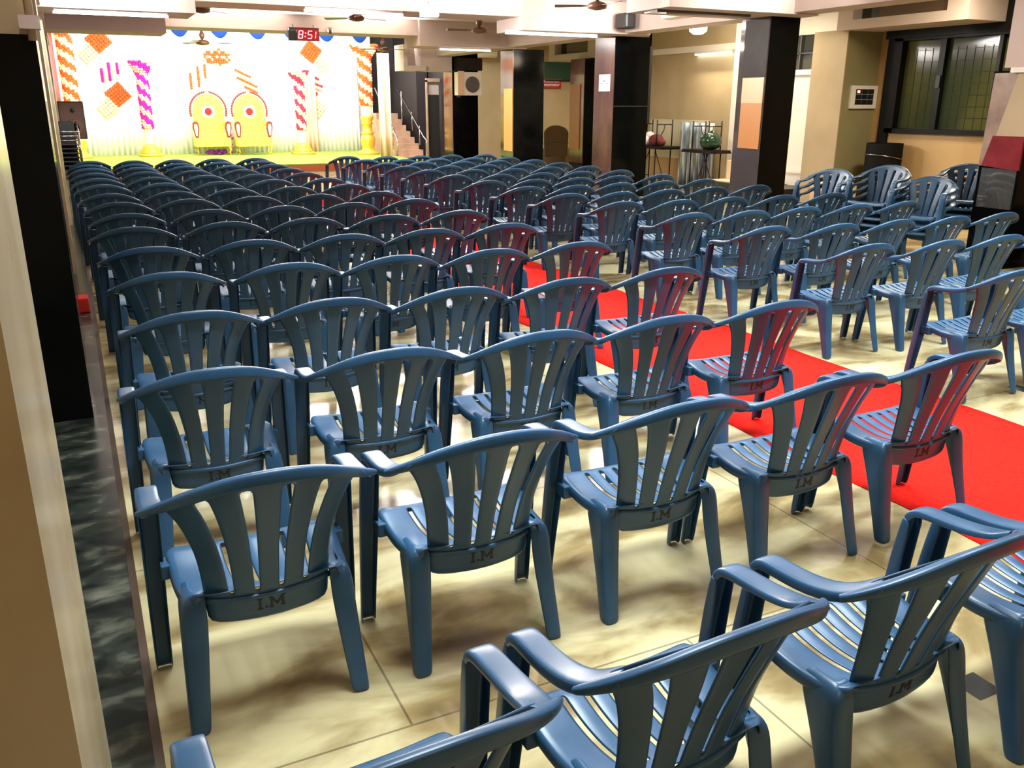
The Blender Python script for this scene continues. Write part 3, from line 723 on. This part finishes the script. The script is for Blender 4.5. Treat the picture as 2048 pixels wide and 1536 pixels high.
cluster(4.98, 2.32, [(FO, [(-.26 + .065 * i, .26 - .03 * i) for i in range(7)] + [(-.22 + .065 * i, .04 - .03 * i) for i in range(9)] + [(-.02 + .065 * i, -.22 - .03 * i) for i in range(6)], .042),
                     (FC, [(-.24 + .065 * i, .15 - .03 * i) for i in range(8)] + [(-.12 + .065 * i, -.09 - .03 * i) for i in range(7)], .042)], 'slanting orange flower stripes above the right throne')

# ---- thrones
def throne(x_, y_, label):
    e = empty('throne', (x_, y_, .202)); e.scale = (1.07, 1, 1.1); tag(e, label, 'throne', 'pair of thrones')
    pts = [(-.37, .52)]
    pts += [(-.42 * math.cos(a) if True else 0, 1.12 + .42 * math.sin(a)) for a in [math.pi * i / 24 for i in range(25)]]
    pts += [(.37, .52)]
    g = MB(); g.prism([(a, b) for a, b in pts], 'y', .18, .32); g.build('back', YEL, e, bevel=.03)
    g = MB(); g.box(-.40, .40, -.30, .20, .44, .56); g.build('seat_cushion', YEL, e, bevel=.03)
    g = MB(); g.box(-.46, .46, -.34, .22, .22, .45); g.build('seat_box', GOLD if False else YEL, e, bevel=.015)
    g = MB()
    for i in range(29):
        a = math.pi * (-.08 + 1.16 * i / 28); g.ball((-.47 * math.cos(a), .17, 1.12 + .47 * math.sin(a)), .032, .03, .036, 6, 4)
    o = g.build('beaded_border', MAROON, e, fix=False)
    MB().tube([(-.425 * math.cos(math.pi * (-.06 + 1.12 * i / 24)), .18, 1.12 + .425 * math.sin(math.pi * (-.06 + 1.12 * i / 24))) for i in range(25)], .022).build('ivory_edge', IVORY, e, True)
    g = MB(); g.lathe([(.0, 0), (.06, 0), (.085, .03), (.05, .06), (.0, .07)], n=12); o = g.build('crest', IVORY, e, True); o.location = (0, .2, 1.54)
    def disc(rr, yy, m, nm, n=20):
        MB().prism([(.0 + rr * math.cos(2 * math.pi * i / n), 1.10 + rr * math.sin(2 * math.pi * i / n)) for i in range(n)], 'y', yy, yy + .02).build(nm, m, e)
    disc(.165, .165, WHITE, 'white_rosette'); disc(.095, .15, DRED, 'red_button')
    for sg in (-1, 1):
        g = MB(); g.tube([(sg * .39, .18, .78), (sg * .41, .0, .80), (sg * .42, -.25, .80)], [.05, .055, .06], 10); g.build('armrest', YEL, e, True)
        g = MB(); g.prism([(sg * a, b) for a, b in ((.37, .45), (.33, .70), (.35, .83), (.42, .87), (.49, .83), (.50, .70), (.44, .45))], 'y', -.34, -.27); g.build('arm_front', MAROON, e, bevel=.01)
        g = MB(); g.prism([(sg * a, b) for a, b in ((.40, .50), (.37, .70), (.39, .79), (.45, .79), (.465, .70), (.43, .50))], 'y', -.355, -.34); g.build('arm_inlay', IVORY, e)
    for sx_ in (-1, 1):
        for yy in (-.28, .18):
            g = MB(); g.tube([(sx_ * .40, yy, .24), (sx_ * .44, yy, .16), (sx_ * .41, yy, .07), (sx_ * .44, yy, .012)], [.045, .035, .02, .024], 8); g.build('leg', GOLD if yy < 0 else IVORY, e, True)
    for xx in (-.28, 0, .28):
        g = MB(); g.ball((xx - .02, -.345, .33), .02, .01, .014, 6, 4); g.ball((xx + .02, -.345, .34), .02, .01, .014, 6, 4); g.ball((xx, -.345, .315), .012, .01, .02, 6, 4); g.build('motif', GOLD, e)
throne(3.74, 27.45, 'left throne with yellow arched back and red button, under the oval flower ring')
throne(4.86, 27.2, 'right throne with yellow arched back and red button')
g = MB(); rg = random.Random(5)
for i in range(26): g.ball((rg.uniform(-.26, .26), rg.uniform(-.10, .10), .05 + rg.uniform(0, .07)), rg.uniform(.04, .08), None, .05, 7, 5)
o = g.build('flower_heap', PURP, None, True, fix=False); o.location = (3.85, 27.5, .2); tag(o, 'purple flower heap lying under the left throne', 'flowers', kind='stuff')
g = MB()
for i in range(14): g.ball((rg.uniform(-.05, .05), rg.uniform(-.08, .08), .05 + .04 * i), .06, .06, .04, 7, 5)
o = g.build('cloth_bundle', mat('pink_cloth', (.6, .2, .35), .8), None, True, fix=False); o.location = (4.30, 27.7, .2); tag(o, 'pinkish cloth bundle standing between the two thrones', 'cloth')

# ================================================================ LEFT WALL THINGS
e = empty('loudspeaker', (.12, 21.0, 0)); tag(e, 'large brownish black loudspeaker on a stand, left of the stage', 'loudspeaker')
MB().box(-.24, .24, -.18, .2, .93, 1.68).build('cabinet', mat('brown_black_cabinet', (.05, .03, .025), .5), e, bevel=.01)
MB().box(-.215, .215, -.19, -.18, .96, 1.65).build('baffle', mat('brown_baffle', (.12, .06, .05), .5), e)
o = MB().lathe([(.17, 0), (.17, .012), (.15, .02), (.06, -.01), (.0, -.01)], n=24).build('woofer', mat('brown_cone', (.16, .09, .05), .5), e, True); o.location = (.02, -.19, 1.16); o.rotation_euler = (R(90), 0, 0)
o = MB().lathe([(.045, 0), (.045, .01), (.0, .012)], n=16).build('tweeter', BLK, e, True); o.location = (.02, -.19, 1.50); o.rotation_euler = (R(90), 0, 0)
MB().tube([(0, 0, .93), (0, 0, .15)], .02).build('stand_pole', BLKM, e, True)
for k_ in range(3):
    a = R(90 + 120 * k_); MB().tube([(0, 0, .45), (.3 * math.cos(a), .3 * math.sin(a), .012)], .012).build('leg', BLKM, e, True)
# stack of steel framed chairs
def steel_chair():
    e = empty('steel_frame_chair')
    MB().box(-.20, .20, -.20, .20, .42, .45).build('seat', BLK, e, bevel=.01)
    MB().box(-.19, .19, .20, .22, .58, .80).build('backrest', BLK, e, bevel=.008)
    for sx_ in (-1, 1):
        MB().tube([(sx_ * .24, -.22, 0), (sx_ * .24, -.20, .64), (sx_ * .24, .18, .66), (sx_ * .22, .22, .80)], .011).build('arm_frame', STEEL, e, True)
        MB().tube([(sx_ * .23, .26, 0), (sx_ * .22, .20, .58)], .011).build('rear_leg', STEEL, e, True)
    MB().tube([(-.24, -.205, .64), (.24, -.205, .64)], .011).build('cross_bar', STEEL, e, True)
    return e
sc0 = steel_chair(); sk = kids(sc0)
for k_ in range(9):
    o = sc0 if k_ == 0 else copy_tree(sc0, sk)
    o.location = (-.08, 16.9 - .012 * k_, .07 * k_)
    nm = {0: 'bottom', 8: 'top'}.get(k_, ORD[k_] + ' from the floor')
    tag(o, 'black steel framed chair, %s of the stack by the left wall loudspeaker' % nm, 'chair', 'stacked steel framed chairs')
e = empty('conduit_pipe', (-.03, 5.0, 2.0)); tag(e, 'thin wall pipe with clamp on top of the left black pillar', 'pipe')
MB().tube([(-.06, .05, -.05), (-.06, .05, .8)], .02).build('pipe', PLAST, e, True); MB().box(-.11, -.02, .0, .09, 0, .06).build('clamp', PINKW, e)

# ================================================================ CEILING FITTINGS
def tubelight(loc, ln, label, along='x'):
    e = empty('tube_light', loc, 0 if along == 'x' else R(90)); tag(e, label, 'tube light')
    MB().box(-ln / 2, ln / 2, -.03, .03, 0, .03).build('batten', WHITE, e)
    MB().tube([(-ln / 2 + .02, 0, -.018), (ln / 2 - .02, 0, -.018)], .014).build('tube', TUBE, e, True)
    for sg in (-1, 1): MB().box(sg * ln / 2 - .015, sg * ln / 2 + .015, -.02, .02, -.035, 0).build('end_cap', WHITE, e)
tubelight((.72, 13.28, 2.77), 1.35, 'long tube light under the beam near the top left corner')
tubelight((4.1, 13.72, 2.97), 1.5, 'tube light under the middle cross beam left of the bright lamp')
tubelight((7.45, 13.66, 2.77), 1.7, 'tube light under the beam left of the wide granite pillar')
tubelight((7.9, 18.4, 2.77), 1.2, 'tube light under the far beam left of the third pillar')
tubelight((XW - .06, 15.2, 2.66), 1.2, 'tube light on the cream wall above the folding tables', 'y')
e = empty('perforated_light', (7.6, 9.9, 2.8)); tag(e, 'perforated batten fitting under the beam left of the orange panelled pillar', 'light fitting')
MB().box(-.75, .75, -.08, .08, -.03, 0).build('housing', GREYM, e)
MB().box(-.85, -.6, -.06, .06, -.045, -.03).build('end_plate', WHITE, e)
for i in range(24): pass
e = empty('globe_light', (11.0, 14.4, 3.3)); tag(e, 'glowing round ceiling light in the side aisle', 'ceiling light')
o = MB().lathe([(.10, 0), (.12, -.03), (.17, -.10), (.16, -.17), (.09, -.22), (.0, -.23)], n=20).build('globe', mat('lit_globe', (1, 1, 1), .4, emit=(1, .98, .92), es=5), e, True); o.location = (0, 0, -.15)
MB().lathe([(.08, 0), (.08, -.16), (.1, -.17)], n=16).build('mount', WHITE, e, True)
lp = bpy.data.lights.new('globe_glow', 'POINT'); lp.energy = 22; lp.color = WARM; lp.shadow_soft_size = .15; o = bpy.data.objects.new('globe_glow', lp); COL.objects.link(o); o.location = (11.0, 14.4, 2.75)
# flood lamp
e = empty('flood_lamp', (4.88, 12.6, 2.92)); tag(e, 'dazzling white flood lamp hanging over the aisle', 'flood lamp')
MB().box(-.12, .12, -.03, .03, -.07, .09).build('lit_face', LAMP, e, bevel=.01)
MB().box(-.13, .13, .03, .09, -.08, .10).build('housing', BLK, e)
MB().tube([(0, .06, .1), (0, .06, .38)], .012).build('bracket', BLKM, e, True)
lp = bpy.data.lights.new('flood_glow', 'POINT'); lp.energy = 190; lp.color = (1, .93, .90); lp.shadow_soft_size = .12
o = bpy.data.objects.new('flood_glow', lp); COL.objects.link(o); o.location = (4.88, 12.40, 2.92)

def fan(x_, y_, zh, ztop, a0, label):
    e = empty('ceiling_fan', (x_, y_, zh)); tag(e, label, 'ceiling fan', 'brown ceiling fans')
    MB().tube([(0, 0, .08), (0, 0, ztop - zh - .08)], .013).build('rod', BRONZE, e, True)
    MB().lathe([(.015, .06), (.05, .10), (.06, .16), (.02, .24)], n=16).build('canopy', BRONZE, e, True)
    o = MB().lathe([(.015, .0), (.05, -.05), (.055, -.10), (.02, -.12)], n=16).build('top_cup', BRONZE, e, True); o.location = (0, 0, ztop - zh)
    MB().lathe([(.03, -.06), (.13, -.04), (.15, 0), (.12, .035), (.05, .06)], n=20).build('motor', BRONZE, e, True)
    for k_ in range(3):
        a = a0 + k_ * 2 * math.pi / 3
        g = MB(); g.add([(.13, -.025, .0), (.13, .025, .0), (.24, .055, .008), (.24, -.055, -.008), (.60, .068, .012), (.60, -.058, -.012), (.62, .05, .01), (.62, -.04, -.01)], [(0, 3, 2, 1), (3, 5, 4, 2), (5, 7, 6, 4)])
        b = g.build('blade', BRONZE, e, solid=.005); b.rotation_euler = (0, 0, a)
fan(2.88, 21.1, 2.90, 3.3, .05, 'brown ceiling fan hanging before the left part of the stage')
fan(7.06, 21.4, 2.90, 3.3, .25, 'brown ceiling fan before the peach curtain at the stage right')
fan(7.25, 16.2, 2.98, 3.3, .9, 'brown ceiling fan right of the dazzling flood lamp')
fan(4.87, 16.2, 3.10, 3.3, .3, 'brown ceiling fan close under the slab between the cross beams')
fan(7.2, 11.85, 3.03, 3.3, .5, 'brown ceiling fan at the top edge left of the wall speaker')
fan(2.25, 16.2, 3.12, 3.3, .75, 'brown ceiling fan half hidden by the left beam')

# digital clock
e = empty('digital_clock', (4.40, 18.25, 2.82)); tag(e, 'black digital wall clock reading 8:51 in red, hanging from the far beam', 'clock')
MB().box(-.30, .30, -.06, .02, 0, .24).build('case', BLK, e, bevel=.004)
MB().box(-.14, .285, -.064, -.06, .01, .225).build('red_window', mat('dark_red_window', (.12, .0, .0), .3, emit=(.5, 0, 0), es=.35), e)
MB().tube([(-.2, -.01, .24), (-.2, -.01, .3)], .006).build('hanger', BLKM, e); MB().tube([(.2, -.01, .24), (.2, -.01, .3)], .006).build('hanger', BLKM, e)
SEG = {'8': 'abcdefg', '5': 'acdfg', '1': 'bc'}
def digit(ch_, x0, z0, w_, h_):
    g = MB(); t = .017; sl = .16
    def seg(xa, za, xb, zb_):
        dx, dz = xb - xa, zb_ - za; L_ = math.hypot(dx, dz); nx, nz = -dz / L_ * t / 2, dx / L_ * t / 2
        q = [(xa + nx, za + nz), (xa - nx, za - nz), (xb - nx, zb_ - nz), (xb + nx, zb_ + nz)]
        q = [(a + (b - z0) * sl, b) for a, b in q]
        g.prism(q, 'y', -.067, -.064)
    m_ = z0 + h_ / 2; i_ = .006
    D = dict(a=(x0, z0 + h_, x0 + w_, z0 + h_), g=(x0, m_, x0 + w_, m_), d=(x0, z0, x0 + w_, z0), f=(x0, m_ + i_, x0, z0 + h_ - i_), e=(x0, z0 + i_, x0, m_ - i_), b=(x0 + w_, m_ + i_, x0 + w_, z0 + h_ - i_), c=(x0 + w_, z0 + i_, x0 + w_, m_ - i_))
    for c_ in SEG[ch_]: seg(*D[c_])
    g.build('digit', LEDR, e)
digit('8', -.115, .045, .075, .135); digit('5', .065, .045, .075, .135); digit('1', .14, .045, .075, .135)
g = MB(); g.box(.008, .03, -.067, -.064, .065, .09); g.box(.018, .04, -.067, -.064, .13, .155); g.build('colon', LEDR, e)
e = empty('security_camera', (4.92, 18.2, 3.02)); tag(e, 'small dark dome camera on the beam right of the clock', 'camera')
MB().lathe([(.05, .06), (.05, .0), (.035, -.05), (.0, -.06)], n=14).build('dome', BRONZE, e, True); MB().box(-.02, .02, 0, .1, .02, .06).build('bracket', BLK, e)

# wall speaker
e = empty('wall_speaker', (8.62, 13.25, 2.86)); tag(e, 'black box speaker on white bracket on the beam above the pillars', 'speaker')
o = MB().box(-.10, .10, -.16, .16, 0, .24).build('cabinet', BLK, e, bevel=.03)
MB().box(-.12, -.10, -.13, .13, .02, .22).build('front_grille', BLK, e)
MB().box(.06, .18, .10, .24, .06, .18).build('bracket', WHITE, e)

# air conditioners
def split_ac(loc, rz, label, w_=.85):
    e = empty('air_conditioner', loc, rz); tag(e, label, 'air conditioner')
    MB().prism([(0, 0), (0, .28), (-.16, .28), (-.20, .20), (-.17, .04), (-.10, 0)], 'x', -w_ / 2, w_ / 2).build('case', WHITE, e)
    MB().box(-w_ / 2 + .04, w_ / 2 - .04, -.185, -.12, .005, .05).build('louvre', GOLD if False else CARD, e)
split_ac((10.9, 24.48, 2.92), 0, 'indoor air conditioner on the wall behind the third pillar', 1.1)
split_ac((8.79, 11.7, 2.93), R(-90), 'indoor air conditioner on the long beam between the front pillars', 1.1)
e = empty('cooling_unit', (9.62, 22.1, 1.86)); tag(e, 'white outdoor cooling unit with round fan grille, mounted on the farthest pillar', 'cooling unit')
MB().box(-.33, .33, 0, .28, 0, .58).build('case', WHITE, e, bevel=.01)
MB().box(-.34, -.16, -.005, 0, 0, .60).build('side_cover', PEACH, e)
o = MB().lathe([(.20, 0), (.20, .02), (.17, .03), (.05, .015), (0, .015)], n=24).build('fan_grille', GREYM, e, True); o.location = (.07, 0, .27); o.rotation_euler = (R(90), 0, 0)
MB().box(-.33, .36, 0, .28, .62, .92).build('duct_panel', BRWN, e)
MB().box(-.28, -.24, .05, .30, -.05, 0).build('bracket', BLKM, e)

# ================================================================ STAIRS
e = empty('staircase', (9.05, 25.6, 0)); tag(e, 'tan stone staircase rising at the right of the stage', 'stairs')
for i in range(8):
    xo = .03 * i
    g = MB(); g.box(-.46, .44 - xo, -.6 + i * .28, 2.6, i * .17, (i + 1) * .17); g.build('step', STEP, e)
MB().box(.55, .9, .5, 2.7, 0, 2.9).build('newel_wall', PURD, e)
for (x_, y0_) in ((-.5, -.62), (.40, -.62)):
    g = MB(); g.tube([(x_, y0_, 0), (x_, y0_, .62), (x_ - .03 * (1 if x_ > 0 else -1), y0_ + .12, .72), (x_ * .8, 1.6, 2.1)], .022); g.build('handrail', STEEL, e, True)
    for t in (.5, 1.2): MB().tube([(x_ * .92, y0_ + t * .9, .2 + t * .55), (x_ * .92, y0_ + t * .9, .75 + t * .55)], .014).build('baluster', STEEL, e, True)
g = MB(); g.tube([(-.35, .6, 1.2), (-.35, .6, 2.6)], .025); g.build('upper_post', STEEL, e, True)
g = MB(); g.tube([(.1, .6, 1.1), (.1, .6, 2.0)], .02); g.build('upper_post', STEEL, e, True)
e = empty('doorway', (9.77, 25.1, 0)); e.scale = (.7, 1, 1); tag(e, 'dark doorway frame between the stairs and the farthest pillar', 'doorway')
g = MB(); g.box(-.35, -.30, -.05, .05, 0, 2.3); g.box(-.35, .25, -.05, .05, 2.25, 2.35); g.build('frame', STONE, e)
MB().box(-.30, .25, .05, .06, 0, 1.9).build('leaf', BLK, e); MB().box(-.30, .25, .05, .06, 1.9, 2.25).build('transom', mat('grey_transom', (.35, .30, .28), .5), e)

# ================================================================ SIDE BAY AND RIGHT WALL THINGS
e = empty('red_sign', (13.35, 24.47, 2.10)); tag(e, 'red sign board with two lines of white writing on the far wall', 'sign')
MB().box(-.32, .32, -.02, .02, 0, .27).build('board', SREF, e)
g = MB(); rg = random.Random(11)
for (z0, z1, xa, xb) in ((.165, .225, -.29, .26), (.06, .12, -.27, .27)):
    x_ = xa
    g.box(xa, xb, -.023, -.02, z1 - .012, z1)
    while x_ < xb - .03:
        w_ = rg.uniform(.012, .03); g.box(x_, x_ + .01, -.023, -.02, z0, z1 - .012)
        if rg.random() < .7: g.box(x_, x_ + w_, -.023, -.02, z0 + .012, z0 + .022)
        if rg.random() < .4: g.box(x_ + .006, x_ + w_, -.023, -.02, z0 + .03, z0 + .038)
        x_ += w_ + .008
g.build('lettering', PAPER, e)
e = empty('notice_sheet', (8.865, 14.25, 1.88)); tag(e, 'white paper notice taped on the brown side of the wide pillar', 'notice')
MB().box(-.003, 0, -.19, .19, 0, .29).build('sheet', PAPER, e)
g = MB(); g.box(-.0042, -.003, -.03, .05, .17, .185); g.box(-.0042, -.003, -.11, -.05, .13, .142); g.box(-.0042, -.003, .06, .13, .13, .142); g.build('print', GREYM, e)
def covered(x_, y_, rz, label):
    e = empty('covered_chair', (x_, y_, 0), rz); tag(e, label, 'chair', 'cloth covered chairs')
    P = []
    prof = [(.30, .30, 0), (.27, .27, .3), (.25, .25, .46)]
    e.scale = (1.35, 1, 1)
    g = MB(); rows = []
    for (rx, ry, zz) in prof: rows.append([(rx * math.cos(2 * math.pi * i / 20) * (1 + .04 * (i % 2)), ry * math.sin(2 * math.pi * i / 20), zz) for i in range(21)])
    g.grid(rows); g.build('skirt', BCLOTH, e, True)
    g = MB(); g.lathe([(.25, .44), (.26, .48), (.22, .51), (0, .52)], n=20); g.build('seat_cover', BCLOTH, e, True)
    pts = [(-.23, .3)] + [(-.25 * math.cos(math.pi * i / 16), .88 + .24 * math.sin(math.pi * i / 16)) for i in range(17)] + [(.23, .3)]
    MB().prism(pts, 'y', .19, .27).build('back_cover', BCLOTH, e, bevel=.03)
    MB().box(-.25, .25, .17, .29, .62, .67).build('sash', BCLOTH, e, bevel=.02)
covered(11.85, 21.5, R(160), 'brown cloth covered chair below the red sign')
covered(12.75, 21.75, R(165), 'brown cloth covered chair half hidden by the side bay pillar')

def folding_table(x_, y_, L_, z_, inv, label):
    e = empty('folding_table', (x_, y_, z_), 0); tag(e, label, 'table', 'folding tables by the right wall')
    s_ = -1 if inv else 1; zt = 0 if inv else .76
    MB().box(-.24, .24, -L_ / 2, L_ / 2, zt - (0 if inv else .03), zt + (.03 if inv else 0)).build('table_top', BRWN, e)
    z0 = .03 if inv else .73; z1 = .58 if inv else 0.0
    for sy in (-1, 1):
        yy = sy * (L_ / 2 - .28)
        for sx_ in (-1, 1):
            MB().tube([(sx_ * .20, yy, z0), (sx_ * .20, yy, z1)], .014, 6).build('leg', BLKM, e, True)
        zc = z1 - .12 * s_ * -1 if not inv else z1 - .10
        MB().tube([(-.20, yy, zc if inv else .12), (.20, yy, zc if inv else .12)], .011, 6).build('cross_bar', BLKM, e, True)
        MB().tube([(0, yy, zc if inv else .12), (0, yy - sy * .03, (zc - .12) if inv else .25), (0, yy - sy * .30, z0 + (.02 if inv else -.02))], .010, 6).build('brace', BLKM, e, True)
folding_table(11.6, 16.55, 1.35, 0, False, 'upright dark folding table by the cream wall, carrying another table')
folding_table(11.6, 16.50, 1.30, .762, True, 'dark folding table lying upside down on the left table, legs up')
folding_table(11.5, 14.55, 1.0, 0, False, 'upright dark folding table beside the white post, carrying another table')
folding_table(11.5, 14.55, .95, .762, True, 'dark folding table lying upside down beside the white post, legs up')
o = MB().box(-.01, .01, -1.15, 1.0, 0, .82).build('leaning_board', WBRD); o.location = (12.05, 16.3, .52); tag(o, 'cream board standing behind the folding tables against the wall', 'board')
o = MB().box(-.02, .02, -1.1, .9, 0, .52).build('leaning_board', ORPL); o.location = (12.05, 16.3, 0); tag(o, 'lower ochre board behind the folding table legs', 'board')
for k_, (dx, dy, rr) in enumerate(((0, 0, .12), (.02, -.275, .12), (-.01, -.54, .11), (.03, -.77, .09))):
    g = MB(); rows = []
    for iz in range(7):
        zz = iz * .215; rows.append([(((rr + .012 * math.sin(5 * 2 * math.pi * i / 24 + iz)) * (1 - .05 * iz / 6)) * math.cos(2 * math.pi * i / 24), ((rr + .012 * math.sin(4 * 2 * math.pi * i / 24)) * (1 - .05 * iz / 6)) * math.sin(2 * math.pi * i / 24), zz) for i in range(25)])
    g.grid(rows); o = g.build('rolled_sheet', BMARB, None, True, solid=.008); o.location = (11.93 + dx - .02, 15.78 + dy, 0)
    tag(o, ['blue and white streaked roll, leftmost of the bundle between the tables', 'blue and white streaked roll, second from the left between the tables', 'blue and white streaked roll, third from the left between the tables', 'thin blue and white streaked roll nearest the white post'][k_], 'roll', 'streaked rolls standing between the tables')
g = MB(); g.ball((0, 0, .13), .17, .17, .14, 12, 8); g.ball((.03, -.1, .22), .1, .1, .08, 10, 6); o = g.build('plastic_bag', mat('pinkish_white_bag', (.80, .70, .70), .4), None, True, fix=False); o.location = (11.45, 16.60, .79); tag(o, 'pinkish white bag lying on the left folding table', 'bag')
g = MB(); g.ball((0, 0, .12), .15, .2, .13, 12, 8); g.ball((.02, -.12, .08), .1, .16, .09, 10, 6); o = g.build('folded_cloth', mat('maroon_cloth', (.12, .015, .015), .8), None, True, fix=False); o.location = (11.5, 16.28, .79); tag(o, 'maroon cloth heap beside the pinkish bag on the folding table', 'cloth')
e = empty('cooking_pot', (11.45, 14.35, .80)); tag(e, 'dark green round enamel pot on the right folding table', 'pot')
MB().lathe([(.08, 0), (.18, .05), (.22, .14), (.20, .24), (.12, .31), (.0, .33)], n=24).build('body', POTG, e, True); MB().lathe([(.02, .32), (.03, .35), (0, .37)], n=12).build('knob', POTG, e, True)
o = MB().box(-.12, .12, -.25, .2, 0, .07).build('tray', mat('brown_tray', (.2, .1, .07), .5), None, bevel=.01); o.location = (11.2, 14.4, .66 + .03 - .03); o.location.z = .70; 
tag(o, 'brown tray edge beneath the green pot', 'tray'); o.location = (11.45, 14.30, .7925)
bpy.data.objects.remove(o)
o = MB().box(-.4, .4, -1.7, .55, 0, .24).build('low_platform', BLK); o.location = (11.5, 13.6, 0); tag(o, 'low black platform in front of the white post', 'platform')
o = MB().box(-.35, .35, -.9, .5, 0, .02).build('marble_slab', IVORY); o.location = (11.55, 13.5, .24); tag(o, 'cream slab on top of the low black platform', 'slab')
o = MB().box(-.15, .15, -.18, .18, 0, .36).build('cardboard_box', CARD, None, bevel=.006); o.location = (11.7, 13.75, .26); tag(o, 'peach cardboard box on the low platform', 'box')
o = MB().lathe([(.03, 0), (.035, .06), (.025, .1), (0, .11)], n=12).build('small_jar', BLK, None, True); o.location = (11.5, 13.05, .26); tag(o, 'tiny dark jar at the end of the low platform', 'jar')

# meter panel on the pilaster
e = empty('switch_panel', (11.80, 10.93, 1.60)); tag(e, 'white framed panel of dark square switches on the pilaster', 'switch panel')
g = MB(); g.box(-.29, .29, 0, .05, 0, .36); g.build('frame', WHITE, e, bevel=.006)
for i in range(3):
    for j in range(3):
        MB().box(-.20 + i * .135, -.075 + i * .135, -.008, 0, .065 + j * .082, .14 + j * .082).build('switch', BLK, e)
MB().box(-.175, -.12, -.012, -.008, .245, .285).build('indicator', mat('lit_red_indicator', (1, .1, .1), .4, emit=(1, .15, .1), es=4), e)
# rolled black matting
e = empty('rolled_mat', (11.70, 10.30, 0)); tag(e, 'tall roll of black perforated matting under the window', 'mat')
g = MB(); rows = []
for iz in range(25):
    rows.append([((.27 + .008 * ((i + iz) % 2)) * math.cos(2 * math.pi * i / 48), (.27 + .008 * ((i + iz) % 2)) * math.sin(2 * math.pi * i / 48), iz * 1.08 / 24) for i in range(49)])
g.grid(rows); g.lathe([(.10, .0), (.10, 1.07), (.26, 1.07), (.26, 1.05)], n=24); g.build('roll', mat('black_matting', (.004, .0035, .003), .7, spec=.15), e, True)
MB().tube([(.285 * math.cos(2 * math.pi * i / 24), .285 * math.sin(2 * math.pi * i / 24), .86 - .05 * math.cos(2 * math.pi * i / 24)) for i in range(25)], .006, 6).build('binding_wire', STEEL, e, True)
# box of papers by the pilaster
e = empty('carton', (11.0, 10.6, 0)); tag(e, 'pale carton on the floor by the olive pilaster', 'carton')
MB().box(-.3, .3, -.2, .2, 0, .42).build('box', CARD, e, bevel=.006); MB().box(-.26, .2, -.18, .18, .42, .47).build('papers', IVORY, e)
# desk in front of the right pillar
e = empty('small_desk', (9.15, 5.35, 0)); tag(e, 'small dark desk with tan wooden top, before the maroon board pillar', 'desk')
MB().box(-.45, .45, -.3, .3, .60, .625).build('desk_top', OLAM, e)
g = MB(); g.box(-.42, .42, -.27, .27, .08, .60); g.build('cabinet_body', BLK, e); MB().box(-.40, .40, -.25, .25, 0, .08).build('plinth', BLK, e)
# small red book on the left floor strip
o = MB().box(-.04, .04, -.10, .10, 0, .12).build('red_packet', FR, None, bevel=.01); o.location = (-.07, 8.0, 0); tag(o, 'small red packet on the dark floor strip behind the black pillar', 'packet')
